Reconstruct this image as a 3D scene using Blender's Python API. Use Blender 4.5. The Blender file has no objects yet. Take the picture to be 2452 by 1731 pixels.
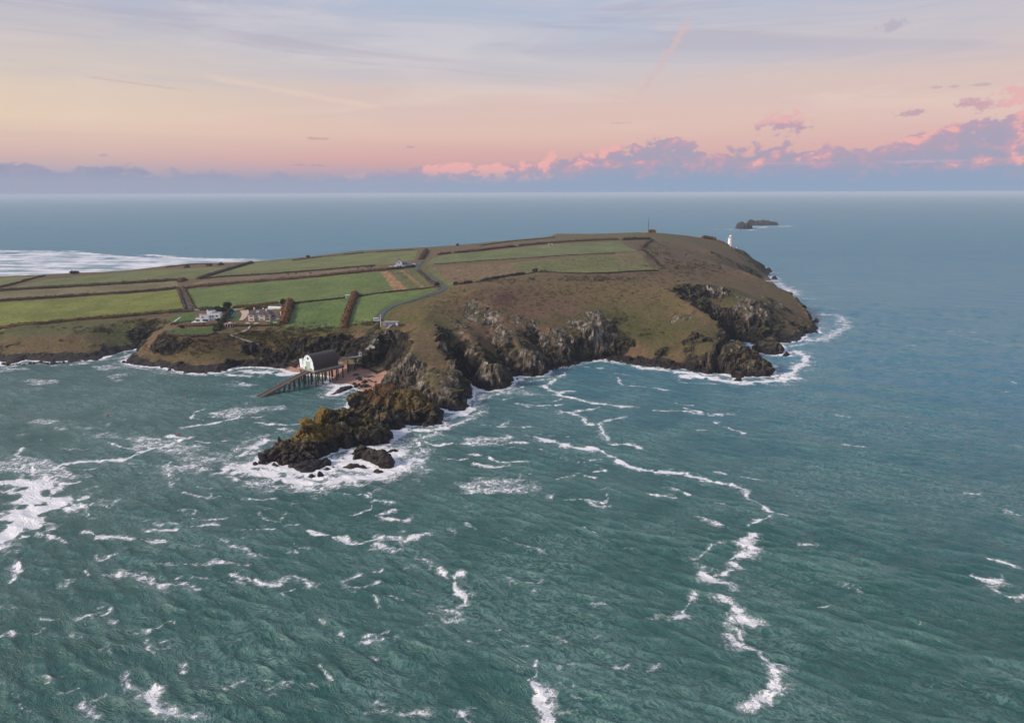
import bpy, math, random
import numpy as np
from mathutils import Matrix, Vector
random.seed(7); RNG = np.random.default_rng(11)
S = bpy.context.scene; COL = S.collection
R_ = math.radians
# ------------------------------------------------------------------ camera, sky, sun, exposure
CAMH = 120.0; PITCH = R_(12.97); ROLL = -0.0033; F = 1751.0; CX, CY = 1226.0, 865.5
FW = np.array([0, math.cos(PITCH), -math.sin(PITCH)]); R0 = np.array([1., 0, 0]); U0 = np.array([0, math.sin(PITCH), math.cos(PITCH)])
RT = R0*math.cos(ROLL)+U0*math.sin(ROLL); UP = U0*math.cos(ROLL)-R0*math.sin(ROLL)
cd = bpy.data.cameras.new('camera'); cam = bpy.data.objects.new('camera', cd); COL.objects.link(cam)
cam.matrix_world = Matrix(((RT[0], UP[0], -FW[0], 0), (RT[1], UP[1], -FW[1], 0), (RT[2], UP[2], -FW[2], CAMH), (0, 0, 0, 1)))
cd.sensor_width = 36; cd.lens = 36*F/2452; cd.clip_start = 1; cd.clip_end = 120000
S.camera = cam
S.view_settings.view_transform = 'Standard'; S.view_settings.look = 'None'; S.view_settings.gamma = 1
S.view_settings.use_curve_mapping = False; S.view_settings.exposure = 0.0
S.render.engine = 'CYCLES'; S.cycles.use_denoising = True; S.cycles.denoiser = 'OPENIMAGEDENOISE'; S.cycles.denoising_input_passes = 'RGB_ALBEDO_NORMAL'; S.cycles.denoising_prefilter = 'ACCURATE'
S.cycles.max_bounces = 4; S.cycles.sample_clamp_direct = 2.5; S.cycles.sample_clamp_indirect = 2.0; S.cycles.volume_bounces = 0; S.cycles.caustics_reflective = False; S.cycles.caustics_refractive = False
SUN_EL, SUN_AZ = R_(28), R_(-110)       # azimuth from +Y, negative = to the left
sl = bpy.data.lights.new('sun', 'SUN'); so = bpy.data.objects.new('sun', sl); COL.objects.link(so)
sl.energy = 4.4; sl.angle = R_(8); sl.color = (1.0, .84, .70)
sdir = Vector((math.sin(SUN_AZ)*math.cos(SUN_EL), math.cos(SUN_AZ)*math.cos(SUN_EL), math.sin(SUN_EL)))
so.rotation_euler = sdir.to_track_quat('Z', 'Y').to_euler()

class NT:
    """small node-tree helper: n.math('ADD', a, b) returns an output socket"""
    def __init__(s, tree): s.t = tree; s.N = tree.nodes; s.L = tree.links
    def new(s, typ, **kw):
        n = s.N.new(typ)
        for k, v in kw.items(): setattr(n, k, v)
        return n
    def put(s, sock, v):
        if isinstance(v, bpy.types.NodeSocket): s.L.new(v, sock)
        elif v is not None:
            if isinstance(v, (tuple, list)) and len(v) == 3 and sock.type == 'RGBA': v = tuple(v)+(1,)
            sock.default_value = v
    def math(s, op, a, b=None, c=None, clamp=False):
        n = s.new('ShaderNodeMath', operation=op, use_clamp=clamp); s.put(n.inputs[0], a)
        if b is not None: s.put(n.inputs[1], b)
        if c is not None: s.put(n.inputs[2], c)
        return n.outputs[0]
    def vmath(s, op, a, b=None):
        n = s.new('ShaderNodeVectorMath', operation=op); s.put(n.inputs[0], a)
        if b is not None: s.put(n.inputs[1], b)
        return n.outputs[0]
    def mix(s, f, a, b, blend='MIX'):
        n = s.new('ShaderNodeMix', data_type='RGBA', blend_type=blend); s.put(n.inputs[0], f); s.put(n.inputs[6], a); s.put(n.inputs[7], b); return n.outputs[2]
    def step(s, v, lo, hi):
        n = s.new('ShaderNodeMapRange', interpolation_type='SMOOTHSTEP'); s.put(n.inputs[0], v); s.put(n.inputs[1], lo); s.put(n.inputs[2], hi); return n.outputs[0]
    def lin(s, v, lo, hi, a=0., b=1.):
        n = s.new('ShaderNodeMapRange'); s.put(n.inputs[0], v); s.put(n.inputs[1], lo); s.put(n.inputs[2], hi); s.put(n.inputs[3], a); s.put(n.inputs[4], b); return n.outputs[0]
    def noise(s, vec, scale, detail=4, rough=.55, dist=0., typ='FBM', two=False):
        n = s.new('ShaderNodeTexNoise'); n.noise_type = typ; n.noise_dimensions = '2D' if two else '3D'; s.put(n.inputs['Vector'], vec); n.inputs['Scale'].default_value = scale
        n.inputs['Detail'].default_value = detail; n.inputs['Roughness'].default_value = rough; n.inputs['Distortion'].default_value = dist; return n.outputs[0]
    def vor(s, vec, scale, feature='F1', rand=1.):
        n = s.new('ShaderNodeTexVoronoi', feature=feature); s.put(n.inputs['Vector'], vec); n.inputs['Scale'].default_value = scale; n.inputs['Randomness'].default_value = rand; return n.outputs['Distance']
    def ramp(s, v, stops, interp='LINEAR'):
        n = s.new('ShaderNodeValToRGB'); s.put(n.inputs[0], v); r = n.color_ramp; r.interpolation = interp
        while len(r.elements) < len(stops): r.elements.new(0.5)
        for e, (p, c) in zip(r.elements, stops): e.position = p; e.color = (tuple(c)+(1,))[:4] if isinstance(c, (tuple, list)) else (c, c, c, 1)
        return n.outputs[0]
    def xyz(s, x, y, z):
        n = s.new('ShaderNodeCombineXYZ'); s.put(n.inputs[0], x); s.put(n.inputs[1], y); s.put(n.inputs[2], z); return n.outputs[0]
    def sep(s, v):
        n = s.new('ShaderNodeSeparateXYZ'); s.put(n.inputs[0], v); return n.outputs
    def attr(s, name, col=False):
        n = s.new('ShaderNodeAttribute', attribute_name=name); return n.outputs['Color'] if col else n.outputs['Fac']

def srgb(r, g, b):
    f = lambda c: (c/255/12.92 if c/255 <= .04045 else ((c/255+.055)/1.055)**2.4)
    return (f(r), f(g), f(b))

W = bpy.data.worlds.new('World'); S.world = W; W.use_nodes = True
W.cycles.sampling_method = 'MANUAL'; W.cycles.sample_map_resolution = 256
n = NT(W.node_tree); n.N.clear()
def build_sky():
    tc = n.new('ShaderNodeTexCoord'); d = tc.outputs['Generated']
    x, y, z = n.sep(d)
    el = n.math('MULTIPLY', n.math('ARCSINE', z), 57.29578)
    az = n.math('MULTIPLY', n.math('ARCTAN2', x, y), 57.29578)
    sub, add, mul = (lambda p, q: n.math('SUBTRACT', p, q)), (lambda p, q: n.math('ADD', p, q)), (lambda p, q: n.math('MULTIPLY', p, q))
    def nz(sx, sy, ox, oy, detail, rough=.55, dist=0.): return n.noise(n.xyz(add(mul(az, sx), ox), add(mul(el, sy), oy), 0.), 1., detail, rough, dist, two=True)
    s1 = nz(.055, .30, 0., 0., 4, .6, .8); s2 = n.noise(n.xyz(mul(az, .035), mul(add(el, mul(az, .04)), .55), 0.), 1., 4, .6, .5, two=True); s2 = add(s2, 0.)
    fine = nz(1.1, 2.0, 31., 7., 5, .62)
    elw = add(el, mul(mul(sub(s2, .5), 2.4), n.step(el, 1., 7.)))
    t = n.math('DIVIDE', elw, 90., clamp=True)
    P = lambda e: max(0, e)/90
    TOP = [(P(24), srgb(172, 184, 212)), (P(50), srgb(166, 180, 212)), (1, srgb(162, 178, 212))]
    left = n.ramp(t, [(0, srgb(160, 168, 193)), (P(1.2), srgb(178, 170, 187)), (P(2.6), srgb(214, 184, 181)), (P(4.6), srgb(231, 207, 188)), (P(6.6), srgb(226, 207, 191)),
                      (P(9), srgb(210, 200, 198)), (P(13.), srgb(186, 188, 207))]+TOP)
    mid = n.ramp(t, [(0, srgb(150, 166, 193)), (P(1.), srgb(166, 167, 191)), (P(2.3), srgb(216, 172, 172)), (P(4.3), srgb(227, 194, 184)), (P(6.6), srgb(221, 197, 190)),
                     (P(9), srgb(206, 201, 206)), (P(13.), srgb(186, 194, 213))]+TOP)
    right = n.ramp(t, [(0, srgb(146, 165, 195)), (P(1.), srgb(156, 164, 193)), (P(2.6), srgb(221, 178, 178)), (P(5.), srgb(226, 196, 188)), (P(7.5), srgb(220, 197, 192)),
                       (P(10), srgb(207, 198, 203)), (P(13.5), srgb(194, 194, 210))]+TOP)
    c = n.mix(n.step(az, -33., -6.), left, mid); c = n.mix(n.step(az, 0., 34.), c, right)
    veil = mul(n.step(s1, .46, .70), n.step(el, 3.5, 7.))
    c = n.mix(mul(veil, .45), c, n.mix(n.step(el, 5., 11.), srgb(238, 214, 200), srgb(216, 211, 217)))
    grey = mul(n.step(s2, .52, .72), mul(n.step(el, 6., 11.), sub(1., n.step(el, 30., 50.))))
    c = n.mix(mul(grey, .45), c, srgb(180, 173, 190))
    blue = mul(n.step(s1, .50, .36), mul(n.step(el, 7., 13.), sub(1., n.step(el, 30., 50.))))
    c = n.mix(mul(blue, .26), c, srgb(166, 186, 214))
    def streak(a0, e0, a1, e1, w, col, amt, rag=.25):       # a vapour trail between two sky points
        L = math.hypot(a1-a0, e1-e0); ux, uy = (a1-a0)/L, (e1-e0)/L
        px_, py_ = sub(az, a0), sub(el, e0)
        al = add(mul(px_, ux), mul(py_, uy))
        ac = n.math('ABSOLUTE', add(mul(sub(fine, .5), rag), sub(mul(px_, -uy), mul(py_, -ux))))
        m = mul(sub(1., n.step(ac, w*.1, w)), mul(n.step(al, 0., L*.12), sub(1., n.step(al, L*.85, L))))
        return n.mix(mul(m, mul(n.step(add(s2, mul(fine, .4)), .5, .8), amt)), c, col)
    c = streak(9.3, 6.6, 13.0, 12.0, .42, srgb(214, 190, 190), .8, 1.1)
    c = streak(-29, 7.4, -22, 6.8, .1, srgb(208, 186, 176), .6, .1)
    c = streak(-22, 7.9, -9, 6.0, .3, srgb(240, 214, 196), .38, .4)
    c = streak(-32, 12.7, -12, 12.3, .45, srgb(180, 178, 200), .6, .5)
    # cumulus bank along the horizon: top edge by azimuth
    A0, A1 = -40., 40.
    tops = [(-40, 2.2), (-34, 2.1), (-31, 1.75), (-27.5, 1.75), (-24, 1.55), (-17, 1.45), (-12, 1.5), (-9, 1.75), (-6.5, 2.35), (-4, 2.4), (-1, 2.4), (3, 2.6), (7, 3.1), (11, 3.9), (13.6, 3.6), (15.2, 2.9), (18, 3.3), (20.5, 3.3), (23.5, 3.2), (27, 3.6), (30, 4.1), (33, 4.8), (36, 5.4), (40, 4.9)]
    fc = n.new('ShaderNodeFloatCurve'); fc.inputs[0].default_value = 1; n.put(fc.inputs[1], n.lin(az, A0, A1))
    cv = fc.mapping.curves[0]
    while len(cv.points) < len(tops): cv.points.new(.5, .5)
    for p, (a_, h_) in zip(cv.points, tops): p.location = ((a_-A0)/(A1-A0), h_/8)
    fc.mapping.update(); th = mul(fc.outputs[0], 7.7)
    def puff(ox, oy, det):
        a = nz(.30, .62, ox*.30+3, oy*.62+1, det, .56, .1)
        b = n.math('ABSOLUTE', sub(nz(.55, .8, ox*.55+9, oy*.8+4, 3, .5), .5))      # rounded heads, sharp clefts
        return sub(a, mul(b, -1.1))
    pf = puff(0, 0, 5); pl = puff(-.8, .55, 3)
    amp = n.lin(th, 1.4, 4., 1.2, 4.0)
    m = sub(add(th, mul(sub(pf, .60), amp)), el)
    m = add(m, mul(sub(fine, .5), .22))
    mask = n.step(m, -.17, .28)
    low = n.math('DIVIDE', el, n.math('MAXIMUM', th, .5))
    lit = add(mul(sub(pf, pl), 3.2), add(mul(sub(s1, .5), 1.3), mul(sub(low, .66), .8)))
    lit = add(add(lit, .06), mul(sub(nz(.10, .16, 5., 2., 2), .5), 2.2))
    shade = n.mix(n.step(low, .25, .9), srgb(155, 165, 191), srgb(174, 164, 185))
    shade = n.mix(n.step(az, -26., -4.), srgb(154, 157, 184), shade)
    pink = n.mix(n.step(lit, .3, 1.), srgb(204, 164, 180), srgb(236, 180, 178))
    pink = n.mix(n.step(az, -20., -6.), srgb(166, 162, 186), pink)
    cc = n.mix(n.step(lit, -.6, 1.0), shade, pink)
    base = n.mix(n.step(az, -30., 20.), srgb(163, 170, 192), srgb(148, 167, 195))
    cc = n.mix(n.step(el, .5, 2.0), base, cc)                          # the foot of the bank melts into the horizon air
    c = n.mix(mask, c, cc)
    def loose(a0, e0, wa, we, colp, amt=.9):                           # small clouds adrift above the bank
        q = add(n.math('POWER', n.math('DIVIDE', sub(az, a0), wa), 2.), n.math('POWER', n.math('DIVIDE', sub(el, e0), we), 2.))
        f = add(sub(1., q), mul(sub(fine, .5), 3.4))
        return n.mix(mul(n.step(f, .2, 1.1), amt), c, colp)
    pk = n.mix(n.step(add(el, mul(sub(fine, .5), 1.2)), 4.55, 5.0), srgb(186, 160, 182), srgb(232, 180, 180))
    for a0, e0, wa, we, cl, am in [(19.6, 4.75, 2.3, 1.0, pk, .95), (25.9, 10.5, 1.5, .5, srgb(180, 174, 192), .6), (27.3, 5.05, 1.2, .32, srgb(188, 162, 178), .8), (31.3, 5.4, 1.9, .5, srgb(202, 162, 178), .85), (30.5, 6.55, 2.6, .13, srgb(194, 174, 184), .7),
                                   (33.8, 5.7, 2.6, .9, pk, .9), (-14.2, 3.9, 1.0, .14, srgb(192, 162, 170), .7), (-7.6, 3.35, .5, .14, srgb(184, 158, 176), .7), (-15, 2.0, 1.8, .12, srgb(180, 160, 180), .6), (-28.3, 2.5, .5, .14, srgb(178, 166, 182), .7), (8.2, 5., 1.2, .1, srgb(206, 176, 178), .6), (21, 2.0, 4., .12, srgb(190, 172, 196), .5), (29, 1.95, 4., .14, srgb(196, 174, 196), .6)]: c = loose(a0, e0, wa, we, cl, am)
    c = n.mix(n.step(el, -2.5, -.4), srgb(96, 118, 140), c)            # below the horizon: the tone of distant water
    sky = n.new('ShaderNodeTexSky'); sky.sky_type = 'NISHITA'; sky.sun_disc = False
    sky.sun_elevation = SUN_EL; sky.sun_rotation = SUN_AZ; sky.air_density = 1.0; sky.dust_density = 2.0
    b1 = n.new('ShaderNodeBackground'); n.put(b1.inputs[0], sky.outputs[0]); b1.inputs[1].default_value = .06
    b2 = n.new('ShaderNodeBackground'); n.put(b2.inputs[0], c); b2.inputs[1].default_value = 1.0
    mx = n.new('ShaderNodeMixShader'); mx.inputs[0].default_value = .94
    n.L.new(b1.outputs[0], mx.inputs[1]); n.L.new(b2.outputs[0], mx.inputs[2])
    out = n.new('ShaderNodeOutputWorld'); n.L.new(mx.outputs[0], out.inputs[0])
build_sky()

# ------------------------------------------------------------------ helpers
def ray(px, py):
    px = np.asarray(px, float); py = np.asarray(py, float)
    return FW+((px-CX)/F)[..., None]*RT-((py-CY)/F)[..., None]*UP
def P(px, py, z=0.):
    """the point of height z that the photograph shows at source pixel px, py"""
    d = ray(px, py); t = (z-CAMH)/d[..., 2]
    return np.array([d[..., 0]*t, d[..., 1]*t, np.zeros_like(t)+z]).T if np.ndim(t) else np.array([d[0]*t, d[1]*t, z])
def Q(px, Y, z=0.):
    """a point of height z, Y metres out, under the photograph's column px"""
    depth = Y*math.cos(PITCH)+(CAMH-z)*math.sin(PITCH)
    return np.array([(px-CX)/F*depth, Y, z])

_perm = np.random.default_rng(3).permutation(256); _perm = np.concatenate([_perm, _perm, _perm])
_g = np.random.default_rng(5).normal(size=(256, 3)); _g /= np.linalg.norm(_g, axis=1)[:, None]; _g = _g.astype(np.float32)
def perlin(x, y, z):
    x = np.asarray(x, np.float32); y = np.asarray(y, np.float32)+np.float32(0); z = np.asarray(z, np.float32)+np.zeros_like(x)
    xi = np.floor(x).astype(np.int32); yi = np.floor(y).astype(np.int32); zi = np.floor(z).astype(np.int32)
    xf, yf, zf = x-xi, y-yi, z-zi
    xi &= 255; yi &= 255; zi &= 255
    u = xf*xf*xf*(xf*(xf*6-15)+10); v = yf*yf*yf*(yf*(yf*6-15)+10); w = zf*zf*zf*(zf*(zf*6-15)+10)
    def c(dx, dy, dz):
        g = _g[_perm[_perm[_perm[xi+dx]+yi+dy]+zi+dz] & 255]
        return g[..., 0]*(xf-dx)+g[..., 1]*(yf-dy)+g[..., 2]*(zf-dz)
    l = lambda a, b, t: a+t*(b-a)
    return 1.5*l(l(l(c(0, 0, 0), c(1, 0, 0), u), l(c(0, 1, 0), c(1, 1, 0), u), v), l(l(c(0, 0, 1), c(1, 0, 1), u), l(c(0, 1, 1), c(1, 1, 1), u), v), w)
def fbm(x, y, z, o=4, g=.5):
    r = 0; a = 1.
    for i in range(o): r = r+a*perlin(x*2**i+i*17.3, y*2**i+i*9.1, z*2**i+i*5.7); a *= g
    return r
def ridged(x, y, z, o=3):
    r = 0; a = 1.
    for i in range(o): r = r+a*(1-2*np.abs(perlin(x*2**i+i*7.3, y*2**i+i*3.1, z*2**i+i*1.7))); a *= .5
    return r/1.75
_wj = np.random.default_rng(9).random((4096, 4)).astype(np.float32)
def worley(x, y, z):
    """distance gap between the two nearest cell points, the nearest cell's random value, and its tilted-facet height"""
    x, y, z = (np.asarray(q, np.float32) for q in (x, y, z)); xi, yi, zi = (np.floor(q).astype(np.int32) for q in (x, y, z))
    f1 = np.full(x.shape, 9., np.float32); f2 = f1.copy(); val = np.zeros_like(f1); til = np.zeros_like(f1)
    for a in (-1, 0, 1):
        for b in (-1, 0, 1):
            for c in (-1, 0, 1):
                k = ((xi+a)*374761+(yi+b)*668265+(zi+c)*224682+((xi+a)*(yi+b)+7*(zi+c))*1013) & 4095; r = _wj[k]; g_ = _g[k & 255]
                ox, oy, oz = x-(xi+a+r[..., 0]), y-(yi+b+r[..., 1]), z-(zi+c+r[..., 2]); d = ox*ox+oy*oy+oz*oz
                n1 = d < f1; f2 = np.where(n1, f1, np.minimum(f2, d)); val = np.where(n1, r[..., 3], val); til = np.where(n1, g_[..., 0]*ox+g_[..., 1]*oy+g_[..., 2]*oz, til); f1 = np.where(n1, d, f1)
    return np.sqrt(f2)-np.sqrt(f1), val, til
def crags(x, y, h, s=1.):
    """relief of bedded, jointed rock: tilted facets that stand proud of their neighbours, with open clefts between them"""
    out = 0.
    for sc, A in ((9., 2.2), (4.4, .8), (2.1, .22)):
        u, v, w = (x+.25*y)/sc+.25*perlin(x/sc*.8, y/sc*.8, h/sc*.5), (y-.2*x+.35*h)/(sc*.7), (h-.45*x)/(sc*2.6)
        gap, val, til = worley(u, v, w); out = out+A*((val-.5)*1.2+til*1.1+.08-.7*(1-sstep(gap, 0., .12)))
    return out*s
def sstep(x, a, b):
    t = np.clip((x-a)/(b-a), 0, 1); return t*t*(3-2*t)

def inpoly(x, y, poly):
    r = np.zeros(np.shape(x), bool); p = np.asarray(poly)[:, :2]
    for (x0, y0), (x1, y1) in zip(p, np.roll(p, -1, 0)):
        if y0 == y1: continue
        r ^= ((y0 > y) != (y1 > y)) & (x < (x1-x0)*(y-y0)/(y1-y0)+x0)
    return r
def polydist(x, y, pts, closed=False):
    d = np.full(np.shape(x), 1e9); p = np.asarray(pts)[:, :2]
    q = np.roll(p, -1, 0) if closed else p[1:]
    for a, b in zip(p, q):
        ab = b-a; L = max(ab@ab, 1e-9)
        t = np.clip(((x-a[0])*ab[0]+(y-a[1])*ab[1])/L, 0, 1)
        d = np.minimum(d, (x-a[0]-t*ab[0])**2+(y-a[1]-t*ab[1])**2)
    return np.sqrt(d)
def resample(pts, step):
    p = np.asarray(pts, float); s = np.r_[0, np.cumsum(np.linalg.norm(np.diff(p[:, :2], axis=0), axis=1))]
    m = max(2, int(s[-1]/step)+1); t = np.linspace(0, s[-1], m)
    return np.stack([np.interp(t, s, p[:, k]) for k in range(p.shape[1])], 1)

def mesh_np(name, V, faces, mat, parent=None, smooth=True, attrs=None, flat=None):
    """faces: (n,4) or (n,3) int array"""
    me = bpy.data.meshes.new(name); V = np.asarray(V, np.float32); faces = np.asarray(faces, np.int32); k = faces.shape[1]
    me.vertices.add(len(V)); me.vertices.foreach_set('co', V.ravel())
    me.loops.add(faces.size); me.loops.foreach_set('vertex_index', faces.ravel())
    me.polygons.add(len(faces)); me.polygons.foreach_set('loop_start', np.arange(0, faces.size, k, dtype=np.int32))
    me.polygons.foreach_set('use_smooth', np.full(len(faces), smooth) if flat is None else ~flat)
    for nm, a in (attrs or {}).items():
        a = np.asarray(a, np.float32)
        if a.ndim == 2:
            at = me.attributes.new(nm, 'FLOAT_COLOR', 'POINT'); at.data.foreach_set('color', np.c_[a, np.ones(len(a))].astype(np.float32).ravel())
        else:
            at = me.attributes.new(nm, 'FLOAT', 'POINT'); at.data.foreach_set('value', a)
    me.update(calc_edges=True); me.validate()
    me.materials.append(mat)
    o = bpy.data.objects.new(name, me); COL.objects.link(o)
    if parent is not None: o.parent = parent
    return o
def compact(V, faces, attrs):
    u, inv = np.unique(faces.ravel(), return_inverse=True)
    return V[u], inv.reshape(faces.shape), {k: a[u] for k, a in attrs.items()}
def tag(o, label=None, cat=None, group=None, kind=None):
    if label: o['label'] = label
    if cat: o['category'] = cat
    if group: o['group'] = group
    if kind: o['kind'] = kind
    return o
def empty(name, loc, rz=0, label=None, cat=None, group=None):
    o = bpy.data.objects.new(name, None); COL.objects.link(o); o.location = loc; o.rotation_euler = (0, 0, rz); o.empty_display_size = .5
    return tag(o, label, cat, group)
def copy_tree(o, parent=None):
    c = o.copy(); COL.objects.link(c)
    if parent is not None: c.parent = parent
    for ch in list(o.children): copy_tree(ch, c)
    return c
class MB:
    """collects boxes, bars, tubes and prisms for ONE mesh object"""
    def __init__(s): s.v = []; s.f = []
    def add(s, vs, fs):
        b = len(s.v); s.v += [tuple(map(float, q)) for q in vs]; s.f += [tuple(b+i for i in q) for q in fs]; return s
    def box(s, x0, x1, y0, y1, z0, z1):
        return s.add([(x0, y0, z0), (x1, y0, z0), (x1, y1, z0), (x0, y1, z0), (x0, y0, z1), (x1, y0, z1), (x1, y1, z1), (x0, y1, z1)],
                     [(0, 3, 2, 1), (4, 5, 6, 7), (0, 1, 5, 4), (1, 2, 6, 5), (2, 3, 7, 6), (3, 0, 4, 7)])
    def bar(s, a, b, w, h=None):
        a, b = np.array(a, float), np.array(b, float); h = h or w; d = b-a; d /= np.linalg.norm(d)
        sd = np.cross(d, (0, 0, 1)); sd = sd/np.linalg.norm(sd) if np.linalg.norm(sd) > 1e-4 else np.array([1., 0, 0]); up = np.cross(sd, d)
        q = [a+sd*i*w/2+up*j*h/2 for i, j in ((-1, -1), (1, -1), (1, 1), (-1, 1))]+[b+sd*i*w/2+up*j*h/2 for i, j in ((-1, -1), (1, -1), (1, 1), (-1, 1))]
        return s.add(q, [(0, 1, 2, 3), (7, 6, 5, 4), (0, 4, 5, 1), (1, 5, 6, 2), (2, 6, 7, 3), (3, 7, 4, 0)])
    def lathe(s, prof, n_=12, c=(0, 0), cap=True):
        vs = [(c[0]+r*math.cos(2*math.pi*i/n_), c[1]+r*math.sin(2*math.pi*i/n_), z) for r, z in prof for i in range(n_)]
        fs = [(k*n_+i, k*n_+(i+1) % n_, (k+1)*n_+(i+1) % n_, (k+1)*n_+i) for k in range(len(prof)-1) for i in range(n_)]
        if cap: fs += [tuple(range(n_))[::-1], tuple((len(prof)-1)*n_+i for i in range(n_))]
        return s.add(vs, fs)
    def prism(s, poly, y0, y1):                                   # poly in x,z, extruded along y
        k = len(poly); vs = [(x, y0, z) for x, z in poly]+[(x, y1, z) for x, z in poly]
        return s.add(vs, [tuple(range(k)), tuple(range(2*k-1, k-1, -1))]+[(i, i+k, (i+1) % k+k, (i+1) % k) for i in range(k)])
    def build(s, name, mat, parent=None, smooth=False):
        me = bpy.data.meshes.new(name); me.from_pydata(s.v, [], s.f); me.validate(); me.update(); me.materials.append(mat)
        if smooth: me.polygons.foreach_set('use_smooth', [True]*len(me.polygons))
        o = bpy.data.objects.new(name, me); COL.objects.link(o)
        if parent is not None: o.parent = parent
        return o
_bm = {}
def M(name, col=None, rough=.7, var=.25, scale=1.2, metal=0., bump=.0):
    """a plain procedural material with mottled colour"""
    if name in _bm: return _bm[name]
    m = bpy.data.materials.new(name); m.use_nodes = True; k = NT(m.node_tree); b = k.N['Principled BSDF']
    p = k.new('ShaderNodeTexCoord').outputs['Object']
    f = k.lin(k.noise(p, scale, 5, .6), .3, .7, 1-var, 1+var*.6)
    k.put(b.inputs['Base Color'], k.mix(1., tuple(col), k.xyz(f, f, f), 'MULTIPLY')); b.inputs['Roughness'].default_value = rough; b.inputs['Metallic'].default_value = metal
    if bump:
        bn = k.new('ShaderNodeBump'); bn.inputs['Strength'].default_value = bump; bn.inputs['Distance'].default_value = .1; k.put(bn.inputs['Height'], k.noise(p, scale*4, 4)); k.L.new(bn.outputs[0], b.inputs['Normal'])
    _bm[name] = m; return m
# ------------------------------------------------------------------ the shape of the land
def Z(*pts): return np.array([P(*p) for p in pts])
def QZ(*pts): return np.array([Q(*p) for p in pts])
COAST = np.concatenate([QZ((-900, 560), (-300, 520)), Z((-120, 868), (0, 863), (9, 874), (30, 871), (61, 863), (95, 865), (128, 869), (152, 864), (195, 864), (232, 862), (274, 848), (287, 843), (320, 838), (338, 830), (346, 836),
    (330, 848), (310, 858), (297, 869), (332, 875), (381, 878), (427, 887), (473, 894), (518, 892), (533, 890), (549, 880), (604, 877), (640, 880), (672, 882), (697, 891), (717, 892), (746, 897), (781, 900), (800, 904), (782, 913), (793, 919), (835, 920), (846, 925), (859, 932), (900, 934)),
    QZ((945, 436), (985, 420)), Z((1030, 974), (1042, 978), (1081, 985), (1112, 983), (1120, 979), (1114, 966), (1104, 955), (1115, 957), (1123, 957), (1128, 951), (1127, 931), (1121, 914), (1112, 908)), QZ((1098, 474), (1106, 478)), Z((1130, 915), (1150, 933), (1174, 937), (1211, 928), (1228, 911), (1226, 902), (1222, 898)),
    Z((1236, 899), (1260, 901), (1290, 900), (1312, 893), (1317, 884), (1342, 879), (1388, 867), (1412, 861), (1449, 858), (1479, 864), (1522, 872), (1548, 875), (1580, 879), (1609, 882), (1652, 884), (1689, 893), (1712, 893), (1745, 880)),
    QZ((1775, 545), (1765, 566), (1720, 578), (1690, 588), (1700, 600), (1740, 598), (1780, 590), (1815, 580)), Z((1845, 826), (1868, 821), (1881, 823), (1914, 816), (1929, 798), (1960, 797), (1955, 786), (1945, 775), (1915, 745), (1880, 712)),
    QZ((1862, 880), (1830, 930), (1800, 960), (1808, 1000), (1830, 1020)), Z((1866, 691), (1860, 684), (1851, 672), (1838, 662), (1847, 651)), QZ((1830, 1190), (1780, 1260), (1600, 1290), (1300, 1290), (1000, 1250), (700, 1190), (500, 1140), (400, 1085), (305, 1040), (100, 990), (0, 975), (-300, 960), (-1000, 940))])
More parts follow.
